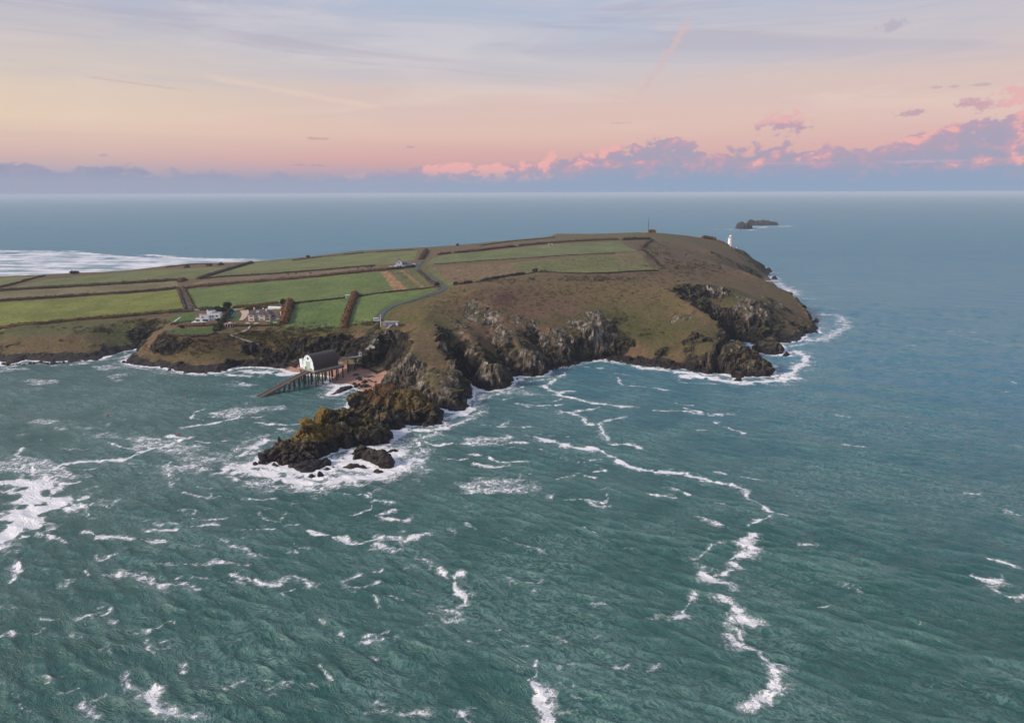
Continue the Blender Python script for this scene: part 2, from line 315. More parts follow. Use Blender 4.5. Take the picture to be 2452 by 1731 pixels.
LINES = [  # skyline and rear
 Z((-300, 672, 17), (0, 662, 18), (107, 657, 19), (189, 653, 19.5), (305, 648, 20), (381, 638, 24), (457, 631, 28), (604, 627, 31), (700, 619, 33)),
 Z((700, 619, 33), (863, 600, 38.5), (1020, 592, 43), (1093, 587, 46), (1280, 570, 55), (1321, 566, 57), (1333, 559.5, 59), (1409, 560, 61), (1485, 558, 63), (1540, 555.5, 65), (1577, 557, 64), (1638, 563, 59.5), (1677, 569, 54), (1717, 575, 50), (1757, 593, 40), (1784, 600, 35), (1802, 618, 24), (1822, 629, 17), (1833, 641, 8)),
 # far left headland
 Z((-100, 800, 11.5), (0, 797, 12), (9, 823, 9), (27, 812, 11.5), (73, 810, 12), (128, 805, 13), (152, 808, 13), (171, 799, 14), (195, 788, 16), (219, 781, 17), (259, 776, 17.5), (305, 766, 19), (335, 764, 19.5), (381, 766, 19.5), (427, 759, 21)),
 Z((171, 799, 14), (205, 812, 11), (236, 826, 7)), Z((128, 805, 13), (150, 822, 9)),
 Z((-200, 797, 15.5), (0, 787, 16.5), (150, 772, 17.5), (300, 757, 19.5), (420, 747, 21.5), (470, 738, 23.5)),
 Z((-200, 727, 22), (0, 721, 23), (150, 712, 23.5), (300, 702, 25), (425, 690, 26.5)), Z((-200, 700, 25), (0, 696, 25.5), (150, 689, 26), (300, 680, 27.5), (430, 672, 29.5)), Z((0, 682, 24.5), (100, 668, 24.5), (240, 658, 24.5), (340, 650, 26)),
 # white house promontory
 Z((346, 822, 8), (350, 812, 12), (372, 797, 15.5), (395, 798, 18), (420, 800, 19.5), (460, 803, 19.5), (505, 802, 20), (520, 796, 21)), Z((372, 797, 15.5), (400, 775, 20), (432, 762, 21.5)),
 Z((330, 862, 3), (350, 845, 5), (400, 856, 5), (450, 863, 5.5), (520, 862, 6), (600, 850, 6), (640, 862, 4)),
 Z((395, 790, 20), (430, 793, 20.5), (480, 790, 21.3), (515, 786, 22)), Z((440, 772, 23.3), (500, 771, 24), (530, 768, 24.5), (570, 775, 24.3), (620, 777, 24.5), (672, 778, 24.8)),
 Z((545, 802, 19), (600, 793, 21.5), (650, 790, 22.5), (690, 787, 23.5)), Z((545, 830, 12), (600, 828, 12.5), (640, 832, 12), (690, 836, 11.5)),
 Z((450, 748, 26), (533, 745, 27.5), (590, 741, 28.5), (672, 728, 31)), Z((530, 758, 25.2), (620, 762, 25.3), (665, 760, 26)),
 # cliffs behind the beach
 Z((700, 800, 21), (745, 806, 20), (775, 797, 22), (800, 799, 22), (830, 792, 23), (860, 790, 23.5), (895, 783, 26)), Z((690, 862, 4), (715, 870, 3.5), (760, 868, 3.5), (800, 862, 4.5), (835, 866, 4)),
 Z((693, 780, 24.5), (760, 786, 24), (811, 793, 23.5)), Z((700, 726, 32), (770, 719, 33), (834, 712, 34), (944, 698, 37), (1030, 690, 39.5)), Z((842, 773, 26.5), (895, 768, 28)),
 Z((665, 882, 1.2), (700, 884, 1.3), (745, 890, 1.2), (790, 890, 1.5), (830, 902, 1.6), (870, 912, 1.8), (905, 915, 2)), Z((850, 880, 2.6), (880, 890, 3.0), (910, 898, 2.6), (930, 900, 2.2)),
 # stair spur and dark cliff east of it
 Z((905, 775, 28.5), (925, 776, 28.8), (945, 777, 29)), Z((938, 785, 27.5), (912, 812, 22), (890, 832, 17), (872, 848, 13.5), (856, 866, 9), (848, 874, 5)), Z((912, 790, 26.5), (895, 815, 21), (876, 842, 14)),
 Z((955, 796, 27.5), (985, 799, 28)), Z((925, 855, 7), (900, 878, 5)), Z((945, 850, 9), (915, 888, 4)),
 Z((909, 770, 29), (910, 760, 30), (920, 746, 31.8), (941, 733, 33.8), (994, 718, 36.5), (1046, 702, 39), (1067, 692, 40.5)),
 # hump, its spines and the gullies
 Z((1067, 692, 40.5), (1040, 730, 36), (1020, 758, 32.5), (1008, 778, 29.5), (1000, 800, 27), (985, 828, 24), (986, 848, 22.3), (1002, 858, 21), (1030, 868, 18.3), (1058, 905, 12.3), (1085, 940, 8)), Z((980, 848, 22), (960, 870, 17), (945, 890, 10), (936, 905, 3.5)), Z((1002, 858, 21), (1000, 890, 13), (1010, 925, 8)), Z((1045, 895, 14), (1020, 930, 10), (1050, 955, 5)),
 Z((1046, 774, 30), (1042, 806, 26), (1050, 838, 22), (1068, 862, 18.5), (1085, 877, 16.5), (1105, 905, 9)),
 QZ((1102, 484, 3), (1085, 500, 9), (1070, 512, 18)), Z((1113, 774, 25.5), (1130, 820, 21), (1150, 850, 17.5), (1162, 862, 17), (1185, 875, 14), (1205, 895, 9)), Z((1113, 774, 25.5), (1120, 742, 32.5), (1144, 723, 37)),
 QZ((1216, 478, 2), (1196, 492, 5), (1180, 515, 13), (1172, 540, 23)), Z((1144, 725, 37), (1172, 730, 36.5), (1199, 741, 34), (1213, 785, 24.5), (1245, 828, 17.8), (1262, 838, 16.5), (1285, 850, 14), (1300, 862, 10)),
 QZ((1320, 505, 3), (1300, 515, 7), (1275, 530, 15)), Z((1222, 770, 27), (1245, 778, 25.5), (1290, 790, 22), (1318, 825, 14), (1326, 850, 7.5)), Z((1290, 765, 27), (1330, 790, 22), (1352, 815, 16), (1372, 835, 11)),
 Z((1300, 738, 33.5), (1376, 772, 25), (1388, 800, 18.5), (1395, 825, 12.5)), Z((1400, 742, 32.5), (1430, 750, 30.5), (1415, 785, 23.5), (1450, 795, 18.5), (1480, 800, 16.5), (1528, 810, 14.8), (1560, 815, 14), (1587, 822, 13.3), (1630, 828, 12.5), (1665, 830, 13)),
 Z((1400, 718, 36.5), (1480, 720, 36), (1540, 730, 34), (1600, 740, 32)), Z((1100, 715, 38.5), (1150, 690, 45), (1230, 690, 44), (1300, 692, 42.5), (1400, 690, 42.5), (1500, 690, 42), (1560, 700, 40)),
 Z((1642, 752, 30), (1630, 760, 28), (1610, 775, 24)), Z((1660, 790, 23), (1690, 800, 21), (1718, 812, 17.5), (1700, 850, 10)),
 # brow of the inlet, its back wall, the far headland
 Z((1592, 691, 42.5), (1604, 696, 42), (1618, 705, 40.5), (1642, 722, 37.5), (1665, 735, 35), (1700, 757, 30), (1735, 798, 20.5), (1742, 815, 15.5)), QZ((1625, 594, 36), (1650, 582, 26), (1680, 574, 14), (1720, 565, 5)),
 Z((1592, 689.5, 43), (1612, 683, 43.5), (1650, 677.5, 44), (1690, 679, 43), (1712, 684, 41.5), (1727, 687, 40)), QZ((1640, 604, 31), (1665, 602, 20), (1690, 598, 9)), Z((1727, 687, 40), (1718, 705, 34), (1706, 722, 28)),
 Z((1727, 687, 40), (1760, 690, 37.5), (1783, 714, 31), (1800, 722, 29), (1837, 710, 29.5), (1862, 720, 25), (1890, 750, 15), (1905, 775, 8)), Z((1742, 735, 26), (1775, 745, 23), (1815, 758, 20), (1850, 765, 17)), Z((1860, 800, 4), (1800, 800, 5), (1765, 790, 9)), Z((1915, 755, 12), (1935, 780, 5)),
 Z((1640, 605, 50), (1700, 625, 45), (1750, 638, 41.5), (1780, 648, 39), (1800, 658, 36.5), (1837, 674, 30.5), (1870, 690, 24), (1892, 701, 20), (1925, 738, 10), (1946, 771, 4)),
 QZ((1700, 890, 33), (1760, 890, 22), (1800, 905, 10)), Z((1700, 598, 44), (1760, 625, 27), (1810, 645, 14)),
 # plateau
 Z((1100, 683, 44), (1250, 662, 47.5), (1500, 650, 49), (1580, 642, 50)), Z((955, 632, 45), (1005, 632, 45), (1050, 615, 47), (1200, 604, 51), (1321, 584, 56), (1490, 576, 60), (1570, 574, 60)), Z((700, 660, 36.5), (600, 668, 33), (500, 676, 31)), Z((700, 690, 33), (560, 708, 30)), Z((900, 640, 44), (820, 650, 41)), Z((1060, 640, 44.5), (1240, 628, 49), (1400, 620, 52), (1540, 610, 54), (1600, 600, 55)),
]
X0, X1, Y0, Y1 = -880., 480., 372., 1332.
def relax():
    H = None
    for res in (16., 8., 4., 2.):
        nx, ny = int((X1-X0)/res)+1, int((Y1-Y0)/res)+1
        if H is None: H = np.full((ny, nx), 20.)
        else:
            yy = np.linspace(0, H.shape[0]-1.001, ny); xx = np.linspace(0, H.shape[1]-1.001, nx); i = yy.astype(int)[:, None]; j = xx.astype(int)[None]; fy = (yy % 1)[:, None]; fx = (xx % 1)[None]
            H = H[i, j]*(1-fy)*(1-fx)+H[i+1, j]*fy*(1-fx)+H[i, j+1]*(1-fy)*fx+H[i+1, j+1]*fy*fx
        acc = np.zeros((ny, nx)); cnt = np.zeros((ny, nx))
        for L in LINES+[np.concatenate([COAST, COAST[:1]])]:
            p = resample(L, res*.6); i = np.round((p[:, 1]-Y0)/res).astype(int); j = np.round((p[:, 0]-X0)/res).astype(int); k = (i >= 0) & (i < ny) & (j >= 0) & (j < nx)
            np.add.at(acc, (i[k], j[k]), p[k, 2]); np.add.at(cnt, (i[k], j[k]), 1)
        gx, gy = np.meshgrid(X0+np.arange(nx)*res, Y0+np.arange(ny)*res); sea = ~inpoly(gx, gy, COAST)
        fix = (cnt > 0) | sea; val = np.where(cnt > 0, acc/np.maximum(cnt, 1), -4.)
        H = np.where(fix, val, H)
        for it in range(260 if res > 2 else 150):
            p = np.pad(H, 1, mode='edge'); A = (p[:-2, 1:-1]+p[2:, 1:-1]+p[1:-1, :-2]+p[1:-1, 2:])/4
            H = np.where(fix, val, H+1.0*(A-H))
    p = np.pad(H, 1, mode='edge'); H = H*.5+.125*(p[:-2, 1:-1]+p[2:, 1:-1]+p[1:-1, :-2]+p[1:-1, 2:])
    return H
HC = relax(); HRES = 2.
def bil(G, x, y, res=HRES):
    u = np.clip((x-X0)/res, 0, G.shape[1]-1.001); v = np.clip((y-Y0)/res, 0, G.shape[0]-1.001); i = v.astype(int); j = u.astype(int); fy = v-i; fx = u-j
    return G[i, j]*(1-fy)*(1-fx)+G[i+1, j]*fy*(1-fx)+G[i, j+1]*(1-fy)*fx+G[i+1, j+1]*fy*fx
def Hs(x, y): return bil(HC, np.asarray(x, float), np.asarray(y, float))
SLOPE = np.hypot(*np.gradient(HC, HRES))
def g(px, py):
    """the point of the land that the photograph shows at source pixel px, py"""
    d = ray(px, py); ys = np.arange(385., 1320., .5); t = ys/d[1]; x = t*d[0]; z = CAMH+t*d[2]
    k = np.nonzero(z <= Hs(x, ys))[0]
    i = k[0] if len(k) else int(np.argmin(z-Hs(x, ys)))
    return np.array([x[i], ys[i], float(Hs(x[i], ys[i]))])
def G(*pts): return np.array([g(*p) for p in pts])
# coarse distance to the coast, for foam, shallows and the cliff foot
DRES = 4.
def dist_grid(polys, x0, x1, y0, y1, res):
    gx, gy = np.meshgrid(np.arange(x0, x1, res), np.arange(y0, y1, res)); d = np.full(gx.shape, 1e9)
    for q in polys: d = np.minimum(d, np.where(inpoly(gx, gy, q), 0, polydist(gx, gy, q, True)))
    return d

# fields, as seen
FIELDS = [  # name, polygon, tint
 ('F1', [(-60, 734), (0, 725), (150, 715), (300, 705), (422, 693), (432, 712), (446, 744), (400, 749), (300, 757), (150, 770), (-60, 792)], (.105, .118, .022)),
 ('F2', [(-60, 727), (150, 711), (424, 688), (432, 672), (300, 681), (-60, 701)], (.105, .090, .045)),
 ('F3', [(10, 694), (95, 672), (240, 657), (345, 648), (505, 640), (545, 642), (474, 667), (436, 668), (150, 687)], (.085, .098, .032)),
 ('F4', [(-60, 690), (0, 683), (50, 675), (100, 661), (-60, 668)], (.09, .10, .032)),
 ('F5', [(492, 664), (535, 651), (608, 630), (700, 622), (862, 606), (1000, 599), (992, 622), (938, 632), (895, 636), (700, 651)], (.088, .100, .035)),
 ('F6', [(452, 686), (490, 668), (700, 655), (900, 639), (920, 646), (700, 667)], (.10, .072, .045)),
 ('F7', [(446, 694), (600, 679), (700, 671), (913, 651), (1000, 645), (1032, 688), (944, 697), (836, 711), (700, 725), (600, 737), (520, 743), (475, 741), (452, 714)], (.068, .100, .026)),
 ('F9', [(696, 730), (770, 721), (836, 714), (826, 770), (812, 794), (760, 788), (684, 783)], (.058, .096, .024)),
 ('F10', [(853, 712), (944, 700), (1030, 692), (1050, 694), (994, 715), (938, 731), (905, 752), (897, 768), (838, 775), (842, 740)], (.064, .100, .026)),
 ('F11', [(1016, 641), (1120, 634), (1232, 629), (1470, 609), (1525, 605), (1578, 646), (1400, 655), (1255, 655), (1180, 664), (1085, 681), (1070, 684)], (.082, .093, .030)),
 ('F14', [(1018, 635), (1040, 617), (1085, 609), (1150, 604), (1320, 586), (1485, 578), (1528, 600), (1363, 612), (1150, 626)], (.080, .098, .038)),
]
PATCH = [([(912, 651), (991, 646), (1030, 689), (944, 697)], (.088, .085, .033)), ([(912, 651), (930, 649), (975, 692), (944, 697)], (.21, .125, .06)), ([(958, 648), (966, 647), (1020, 690), (1008, 691)], (.16, .11, .05)),
 ([(1014, 640), (1223, 629), (1250, 652), (1088, 679), (1060, 668), (1052, 650)], (.128, .088, .048)), ([(1232, 632), (1473, 608), (1488, 641), (1250, 655)], (.094, .098, .036)), ([(1473, 608), (1525, 605), (1548, 637), (1488, 641)], (.112, .094, .044))]
LAWN = [([(400, 770), (428, 755), (470, 752), (474, 764), (444, 771)], (.05, .098, .024)), ([(395, 792), (440, 789), (500, 786), (519, 776), (517, 790), (500, 800), (440, 802), (398, 799)], (.052, .098, .024)), ([(545, 770), (560, 772), (590, 756), (580, 748), (556, 762)], (.05, .085, .026)), ([(640, 775), (672, 773), (668, 767), (645, 770)], (.052, .09, .024))]
SAND = [Z((655, 884), (668, 876, 2.5), (700, 873, 3), (722, 882, 2), (760, 871, 3), (800, 866, 3.5), (838, 872, 4), (852, 882, 3.6), (884, 886, 3.4), (905, 893, 3), (938, 889, 4), (946, 905, 2)), Z((905, 940), (780, 930), (700, 905), (655, 892))]
SAND = np.concatenate(SAND)
HUMPS = [(960, 868, 6, .9), (972, 888, 7, .9), (1008, 882, 6, .8), (1040, 900, 7, .9), (1000, 915, 9, .9), (946, 893, 6, .9), (1062, 930, 8, .9), (1030, 945, 8, .9), (1092, 905, 6, .9), (1075, 880, 5, .8), (1025, 905, 7, .9), (1180, 892, 8, .9), (1158, 905, 8, .9), (1203, 893, 7, .9), (1262, 868, 8, .9), (1288, 872, 7, .9), (1132, 850, 6, .8), (1112, 800, 6, .8), (1240, 840, 6, .8), (1060, 840, 5, .7), (1215, 800, 6, .8)]
ROADS = [([(997, 644), (1020, 658), (1051, 678), (1067, 692)], 3.6), ([(1012, 625), (1004, 632), (997, 644)], 4.2), ([(1067, 692), (1046, 702), (994, 718), (941, 733), (920, 746), (910, 760), (909, 771)], 4.0), ([(430, 690), (442, 716), (455, 742)], 4.2)]

def land():
    def spaced(a, b, f):
        r = [a]
        while r[-1] < b: r.append(r[-1]+f(r[-1]))
        return np.array(r)
    xs = spaced(X0+6, 470, lambda x: 3.2 if x < -430 else (2.0 if x < -190 else 1.0))
    ys = spaced(392, 1300, lambda y: 1.0 if y < 580 else 1.0+(y-580)*.0062)
    x, y = np.meshgrid(xs, ys); ny, nx = x.shape
    x = x.astype(np.float32); y = y.astype(np.float32)
    wx = 2.0*perlin(x/14, y/14, 3.1); wy = 2.0*perlin(x/14, y/14, 9.7)
    h = Hs(x, y); s = bil(SLOPE, x+.7*wx, y+.7*wy); inside = inpoly(x, y, COAST)
    lowd = bil(HC, x, y)
    nz = fbm(x/9, y/9, .5, 4); n2 = fbm(x/28, y/28, 4.5, 4)
    veg = sstep(x, -262, -240)*sstep(-x, 108, 128)*.30
    rock = sstep(s+.34*nz+.18*n2-veg, .56, .95)
    pale = np.zeros_like(x)
    rock = np.maximum(rock, sstep(5.0+2.2*nz-lowd, 0., 2.5)*(y < 720))
    # the knuckles of pale rock that stand out of the heath
    for (px, py, r, am) in [(1136, 733, 9, .9), (1150, 745, 9, .9), (1104, 780, 8, .9), (1165, 770, 8, .7), (1119, 760, 7, .8), (1200, 755, 7, .7), (1235, 765, 9, .8), (1262, 775, 8, .8), (1300, 800, 9, .9), (1345, 805, 9, .9), (1376, 776, 7, .9), (1425, 757, 10, 1.), (1410, 775, 9, 1.), (1440, 798, 9, .9), (1635, 762, 6, .9), (1615, 768, 6, .8), (1718, 712, 8, 1.), (1726, 692, 5, 1.), (1780, 730, 12, .8), (1810, 738, 12, .8), (1845, 718, 11, .8), (1190, 800, 9, .8), (1290, 730, 3, .6), (1272, 720, 3, .6), (1333, 742, 3, .6), (1232, 716, 2.5, .6), (1284, 722, 3, .6), (1660, 830, 5, .6)]+HUMPS:
        c = g(px, py); d = np.hypot(x-c[0], (y-c[1])*.8); q_ = am*sstep(1.15-d/r+.9*nz+.5*perlin(x/2.6, y/2.6, 2.2), .35, .75); rock = np.maximum(rock, q_); pale = np.maximum(pale, am*sstep(1.5-d/r+.6*nz, 0., .8))
    sandm = inpoly(x, y, SAND) & (h < 6.); sd = polydist(x, y, SAND, True)
    sand = np.where(sandm, sstep(sd, 0, 2.5), 0)*sstep(5.2-h+.5*nz, 0, 1.2); rock = rock*(1-sand)
    # the roads and garden platforms keep smooth
    calm = np.ones_like(x)
    for pts, w in ROADS: calm *= sstep(polydist(x, y, G(*pts)), w*.7, w*1.8)
    fid = np.zeros(x.shape, int); tint = np.zeros(x.shape+(3,), np.float32)
    # heath colours: bracken brown, olive, green
    t = np.clip(.5+.55*n2+.35*fbm(x/70, y/70, 8.8, 3), 0, 1)[..., None]; u = np.clip(.5+.9*fbm(x/5, y/6, 6.6, 3), 0, 1)[..., None]
    brown, olive, dark = np.array([.142, .090, .048]), np.array([.128, .098, .041]), np.array([.070, .047, .036])
    tint = brown*(1-t)+olive*t; tint = tint*(1-.35*u)+dark*.35*u
    def blob(px, py, rx, ry, col, am):
        nonlocal tint; col = np.array(col)*np.array([1.12, 1.04, .96])
        c = g(px, py); d = np.hypot((x-c[0])/rx, (y-c[1])/ry); m = (am*sstep(1.25-d+.45*n2+.25*nz, 0, .7))[..., None]; tint = tint*(1-m)+np.array(col)*m
    blob(1010, 745, 45, 45, (.098, .090, .030), .7); blob(1100, 715, 50, 32, (.098, .086, .031), .6); blob(1150, 690, 22, 14, (.075, .088, .027), .5)
    blob(1250, 735, 60, 55, (.102, .068, .045), .85); blob(1210, 700, 40, 30, (.102, .067, .044), .6); blob(1500, 690, 95, 50, (.106, .085, .038), .6); blob(1540, 760, 40, 30, (.072, .073, .026), .55)
    blob(1500, 800, 60, 20, (.052, .060, .022), .7); blob(1640, 800, 40, 30, (.056, .062, .022), .6); blob(1760, 705, 35, 26, (.056, .064, .024), .7); blob(1430, 660, 60, 20, (.088, .062, .048), .6); blob(1640, 625, 90, 70, (.090, .066, .050), .6); blob(1570, 590, 70, 60, (.088, .070, .050), .5)
    blob(440, 835, 60, 16, (.075, .073, .026), .6); blob(470, 822, 40, 8, (.09, .058, .034), .6); blob(640, 820, 60, 20, (.068, .064, .025), .6); blob(760, 790, 60, 8, (.070, .080, .026), .6); blob(470, 815, 45, 3, (.075, .045, .035), .8)
    blob(250, 775, 70, 14, (.070, .086, .030), .8); blob(100, 790, 90, 14, (.072, .086, .034), .8); blob(350, 757, 40, 6, (.06, .066, .028), .8)
    blob(1450, 565, 160, 50, (.092, .088, .045), .8); blob(800, 610, 260, 40, (.095, .080, .050), .7); blob(1210, 577, 150, 50, (.09, .085, .045), .7); blob(300, 655, 200, 40, (.085, .07, .045), .6); blob(1210, 715, 10, 16, (.06, .032, .03), .8)
    blob(960, 765, 14, 12, (.085, .086, .026), .7); blob(1025, 775, 16, 22, (.082, .074, .028), .7); blob(985, 855, 12, 14, (.072, .080, .026), .8)
    for k, (nm, poly, col) in enumerate(FIELDS):
        q = G(*poly); m = inpoly(x, y, q) & inside; fid[m] = k+1; calm[m] *= .35
        gn = (.86+.26*np.clip(.5+n2, 0, 1)+.14*nz+.06*fbm(x/4, y/30, k*1.7, 2)+.10*fbm(x/60, y/40, k*2.3, 2))[..., None]; tint[m] = ((np.array(col)*.86+np.array((.10, .09, .045))*.14)*1.48*gn)[m]
    stripe = fbm(x/3., y/14, 2.9, 3)
    for poly, col in PATCH:
        q = G(*poly); m = inpoly(x+.5*wx, y+.5*wy, q); tint[m] = (np.array(col)*1.2*(1+.35*stripe+.25*nz)[..., None])[m]
    for poly, col in LAWN:
        q = G(*poly); m = inpoly(x, y, q); tint[m] = col; calm[m] *= .3; rock[m] = 0
    rd = np.full(x.shape, 1e9)
    for pts, w in ROADS[:3]: rd = np.minimum(rd, polydist(x, y, G(*pts))-w*.5)
    m = (sstep(3.6-rd+nz, 0, 1.6)*.8)[..., None]; tint = tint*(1-m)+np.array((.062, .104, .028))*m
    sc = np.array((.33, .19, .138)); wet = np.array((.27, .145, .095)); wv = sstep(h+.4*nz, .0, .55)[..., None]
    tint = tint*(1-sand[..., None])+(sc*wv+wet*(1-wv))*sand[..., None]
    # relief: pushed along the normal, so that buttresses and clefts overhang a little
    dhy, dhx = np.gradient(h, ys, xs); nn = 1/np.sqrt(1+dhx**2+dhy**2)
    nX, nY, nZ = -dhx*nn, -dhy*nn, nn
    q3 = (x, y, h)
    steep = sstep(s, .45, 1.2)
    r1 = ridged(x/17+.1*wx, y/17, h/30, 3); r2 = ridged(x/6.5, y/6.5, h/13, 3); r3 = perlin(x/2.3, y/2.3, h/4)
    amp = rock*(.35+.65*steep)
    r0 = ridged(x/31+.1*wx, y/31, h/60, 2); bl = np.abs(perlin(x/11+.1*wx, y/11, h/30))
    cr = np.zeros(x.shape); rm = rock > .08; cr[rm] = crags(x[rm].astype(float), y[rm].astype(float), h[rm], 1.25)
    gr = ridged(x/5.+.15*wx, y/19, h/34, 2); g2 = ridged(x/2.1, y/8, h/15, 2)
    disp = amp*(2.4*(r0-.2)+2.6*(bl-.3)+2.3*(gr-.25)+.7*(g2-.2)+cr)+(1-rock)*(1-sand)*calm*(.32*fbm(x/4.5, y/4.5, 1.1, 3)+.5*fbm(x/24, y/24, 2.2, 2))+sand*.1*nz
    disp *= np.where(h < 1.2, .55, 1.)
    near = np.clip((1150-y)/300, .35, 1)
    disp *= near
    V = np.stack([x+nX*disp, y+nY*disp, h+nZ*disp-np.where(inside, 0, .6)], -1).reshape(-1, 3)
    a = {'rock': rock.ravel(), 'sand': sand.ravel(), 'pale': np.clip(pale*.9+.30*sstep(h, 10, 24), 0, 1).ravel(), 'tint': tint.reshape(-1, 3), 'lichen': np.clip(sstep(h, 5, 13)*sstep(620-y, 0, 150)*sstep(x+90, 0, 60)*.34+.08*nz, 0, 1).ravel()}
    idx = np.arange(ny*nx).reshape(ny, nx); Fq = np.stack([idx[:-1, :-1], idx[:-1, 1:], idx[1:, 1:], idx[1:, :-1]], -1).reshape(-1, 4)
    hm = np.maximum.reduce([h[:-1, :-1], h[:-1, 1:], h[1:, 1:], h[1:, :-1]]).ravel(); keep = hm > -2.6
    fc = fid[:-1, :-1].ravel(); sf = (sand[:-1, :-1].ravel() > .5)
    mt = land_material()
    sel = keep & (fc == 0) & ~sf
    v_, f_, a_ = compact(V, Fq[sel], a); o = mesh_np('headland', v_, f_, mt, attrs=a_, flat=a_['rock'][f_].mean(1) > .3); tag(o, kind='structure')
    sel = keep & sf; v_, f_, a_ = compact(V, Fq[sel], a); tag(mesh_np('beach', v_, f_, mt, attrs=a_), kind='structure')
    for k, (nm, poly, col) in enumerate(FIELDS):
        sel = keep & (fc == k+1) & ~sf
        if sel.any(): v_, f_, a_ = compact(V, Fq[sel], a); tag(mesh_np('field', v_, f_, mt, attrs=a_), kind='structure')

def rock_nodes(k, pos, lich, pale=None):
    """colour of the slate and greenstone cliffs: dark clefts, pale faces, lichen on the crowns, a black tide band"""
    x, y, z = k.sep(pos)
    sv = k.xyz(x, y, k.math('MULTIPLY', z, .38))
    big = k.noise(sv, .11, 4, .6, .6); med = k.noise(sv, .42, 6, .58, .5); fine = k.noise(sv, 1.5, 4, .6)
    f = k.math('ADD', k.math('MULTIPLY', big, .35), k.math('ADD', k.math('MULTIPLY', med, .45), k.math('MULTIPLY', fine, .2)))
    if pale is not None: f = k.math('ADD', f, k.math('MULTIPLY', k.math('SUBTRACT', pale, .35), .14))
    c = k.ramp(f, [(.36, (.008, .007, .007)), (.46, (.018, .015, .013)), (.53, (.048, .038, .030)), (.59, (.14, .115, .092)), (.68, (.34, .305, .275))])
    rust = k.step(k.noise(sv, .17, 4, .6, 1.), .60, .74); c = k.mix(k.math('MULTIPLY', rust, .55), c, (.15, .062, .034))
    nz = k.sep(k.new('ShaderNodeNewGeometry').outputs['Normal'])[2]
    c0 = c; moss = k.math('MULTIPLY', k.step(k.math('ADD', nz, k.math('MULTIPLY', k.math('SUBTRACT', k.noise(pos, .16, 5, .65), .5), 2.2)), .62, .85), .75)
    c = k.mix(moss, c, k.mix(big, (.066, .058, .022), (.075, .080, .026)))
    moss_off = k.step(lich, -1.5, -.5); c = k.mix(moss_off, c0, c)
    ln = k.math('ADD', k.math('MULTIPLY', k.math('SUBTRACT', k.noise(pos, .34, 5, .6, .4), .5), 2.6), k.math('MULTIPLY', nz, .45))
    lm = k.step(k.math('ADD', ln, k.math('SUBTRACT', k.math('MULTIPLY', lich, 1.5), .85)), -.02, .46)
    c = k.mix(k.math('MULTIPLY', lm, .85), c, k.mix(k.step(fine, .42, .62), (.088, .070, .020), (.24, .145, .018)))
    tide = k.step(k.math('ADD', z, k.math('MULTIPLY', k.math('SUBTRACT', med, .5), 7.)), 7.6, 2.4)
    c = k.mix(tide, c, k.mix(k.step(fine, .45, .65), (.011, .009, .010), (.038, .023, .019)))
    return c, tide, f, fine
def land_material():
    m = bpy.data.materials.new('land'); m.use_nodes = True; k = NT(m.node_tree); b = k.N['Principled BSDF']
    pos = k.new('ShaderNodeNewGeometry').outputs['Position']
    tint = k.attr('tint', True); rk = k.attr('rock'); sd = k.attr('sand')
    rc, tide, f, fine = rock_nodes(k, pos, k.attr('lichen'), k.attr('pale'))
    gn = k.noise(pos, .55, 6, .7); gf = k.noise(pos, 2.6, 4, .7); gb = k.noise(pos, .09, 4, .6)
    gm = k.math('ADD', k.lin(gn, .3, .7, .50, 1.48), k.lin(gf, .3, .7, -.22, .22))
    gm = k.math('ADD', 1., k.math('MULTIPLY', k.math('SUBTRACT', gm, 1.), k.math('SUBTRACT', 1., k.math('MULTIPLY', sd, .8))))
    gc = k.mix(1., tint, k.xyz(gm, gm, gm), 'MULTIPLY')
    gc = k.mix(k.math('MULTIPLY', k.step(gb, .5, .72), k.math('MULTIPLY', .3, k.math('SUBTRACT', 1., sd))), gc, k.mix(1., gc, (.92, 1.12, .82), 'MULTIPLY'))
    rm = k.step(k.math('ADD', rk, k.math('MULTIPLY', k.math('SUBTRACT', k.noise(pos, .9, 5, .7), .5), 1.1)), .42, .58)
    k.put(b.inputs['Base Color'], k.mix(rm, gc, rc))
    k.put(b.inputs['Roughness'], k.math('SUBTRACT', .95, k.math('MULTIPLY', k.math('MULTIPLY', tide, rm), .42)))
    b.inputs['Specular IOR Level'].default_value = .25
    bn = k.new('ShaderNodeBump'); bn.inputs['Distance'].default_value = .8; bn.inputs['Strength'].default_value = .8
    k.put(bn.inputs['Height'], k.math('ADD', k.math('MULTIPLY', rm, k.math('ADD', k.math('MULTIPLY', f, 3.), fine)), k.math('MULTIPLY', k.math('SUBTRACT', 1., rm), k.math('MULTIPLY', k.math('ADD', gn, gf), k.math('SUBTRACT', .55, k.math('MULTIPLY', sd, .45))))))
    k.L.new(bn.outputs[0], b.inputs['Normal'])
    return m
land()
for pts, w in ROADS:
    c = resample(G(*pts), 1.5); d = np.gradient(c[:, :2], axis=0); d /= np.linalg.norm(d, axis=1)[:, None]; s_ = np.stack([d[:, 1], -d[:, 0]], 1)
    V = []
    for o in np.linspace(-.5, .5, 5):
        q = c[:, :2]+s_*o*w; V.append(np.c_[q, np.maximum(Hs(q[:, 0], q[:, 1]), c[:, 2]-.4)+.34])
    V = np.stack(V, 1); k = len(c); idx = np.arange(k*5).reshape(k, 5); fq = np.stack([idx[:-1, :-1], idx[:-1, 1:], idx[1:, 1:], idx[1:, :-1]], -1).reshape(-1, 4)
    tag(mesh_np('road', V.reshape(-1, 3), fq, M('asphalt', (.062, .062, .070), .85, .3, .4)), kind='structure')
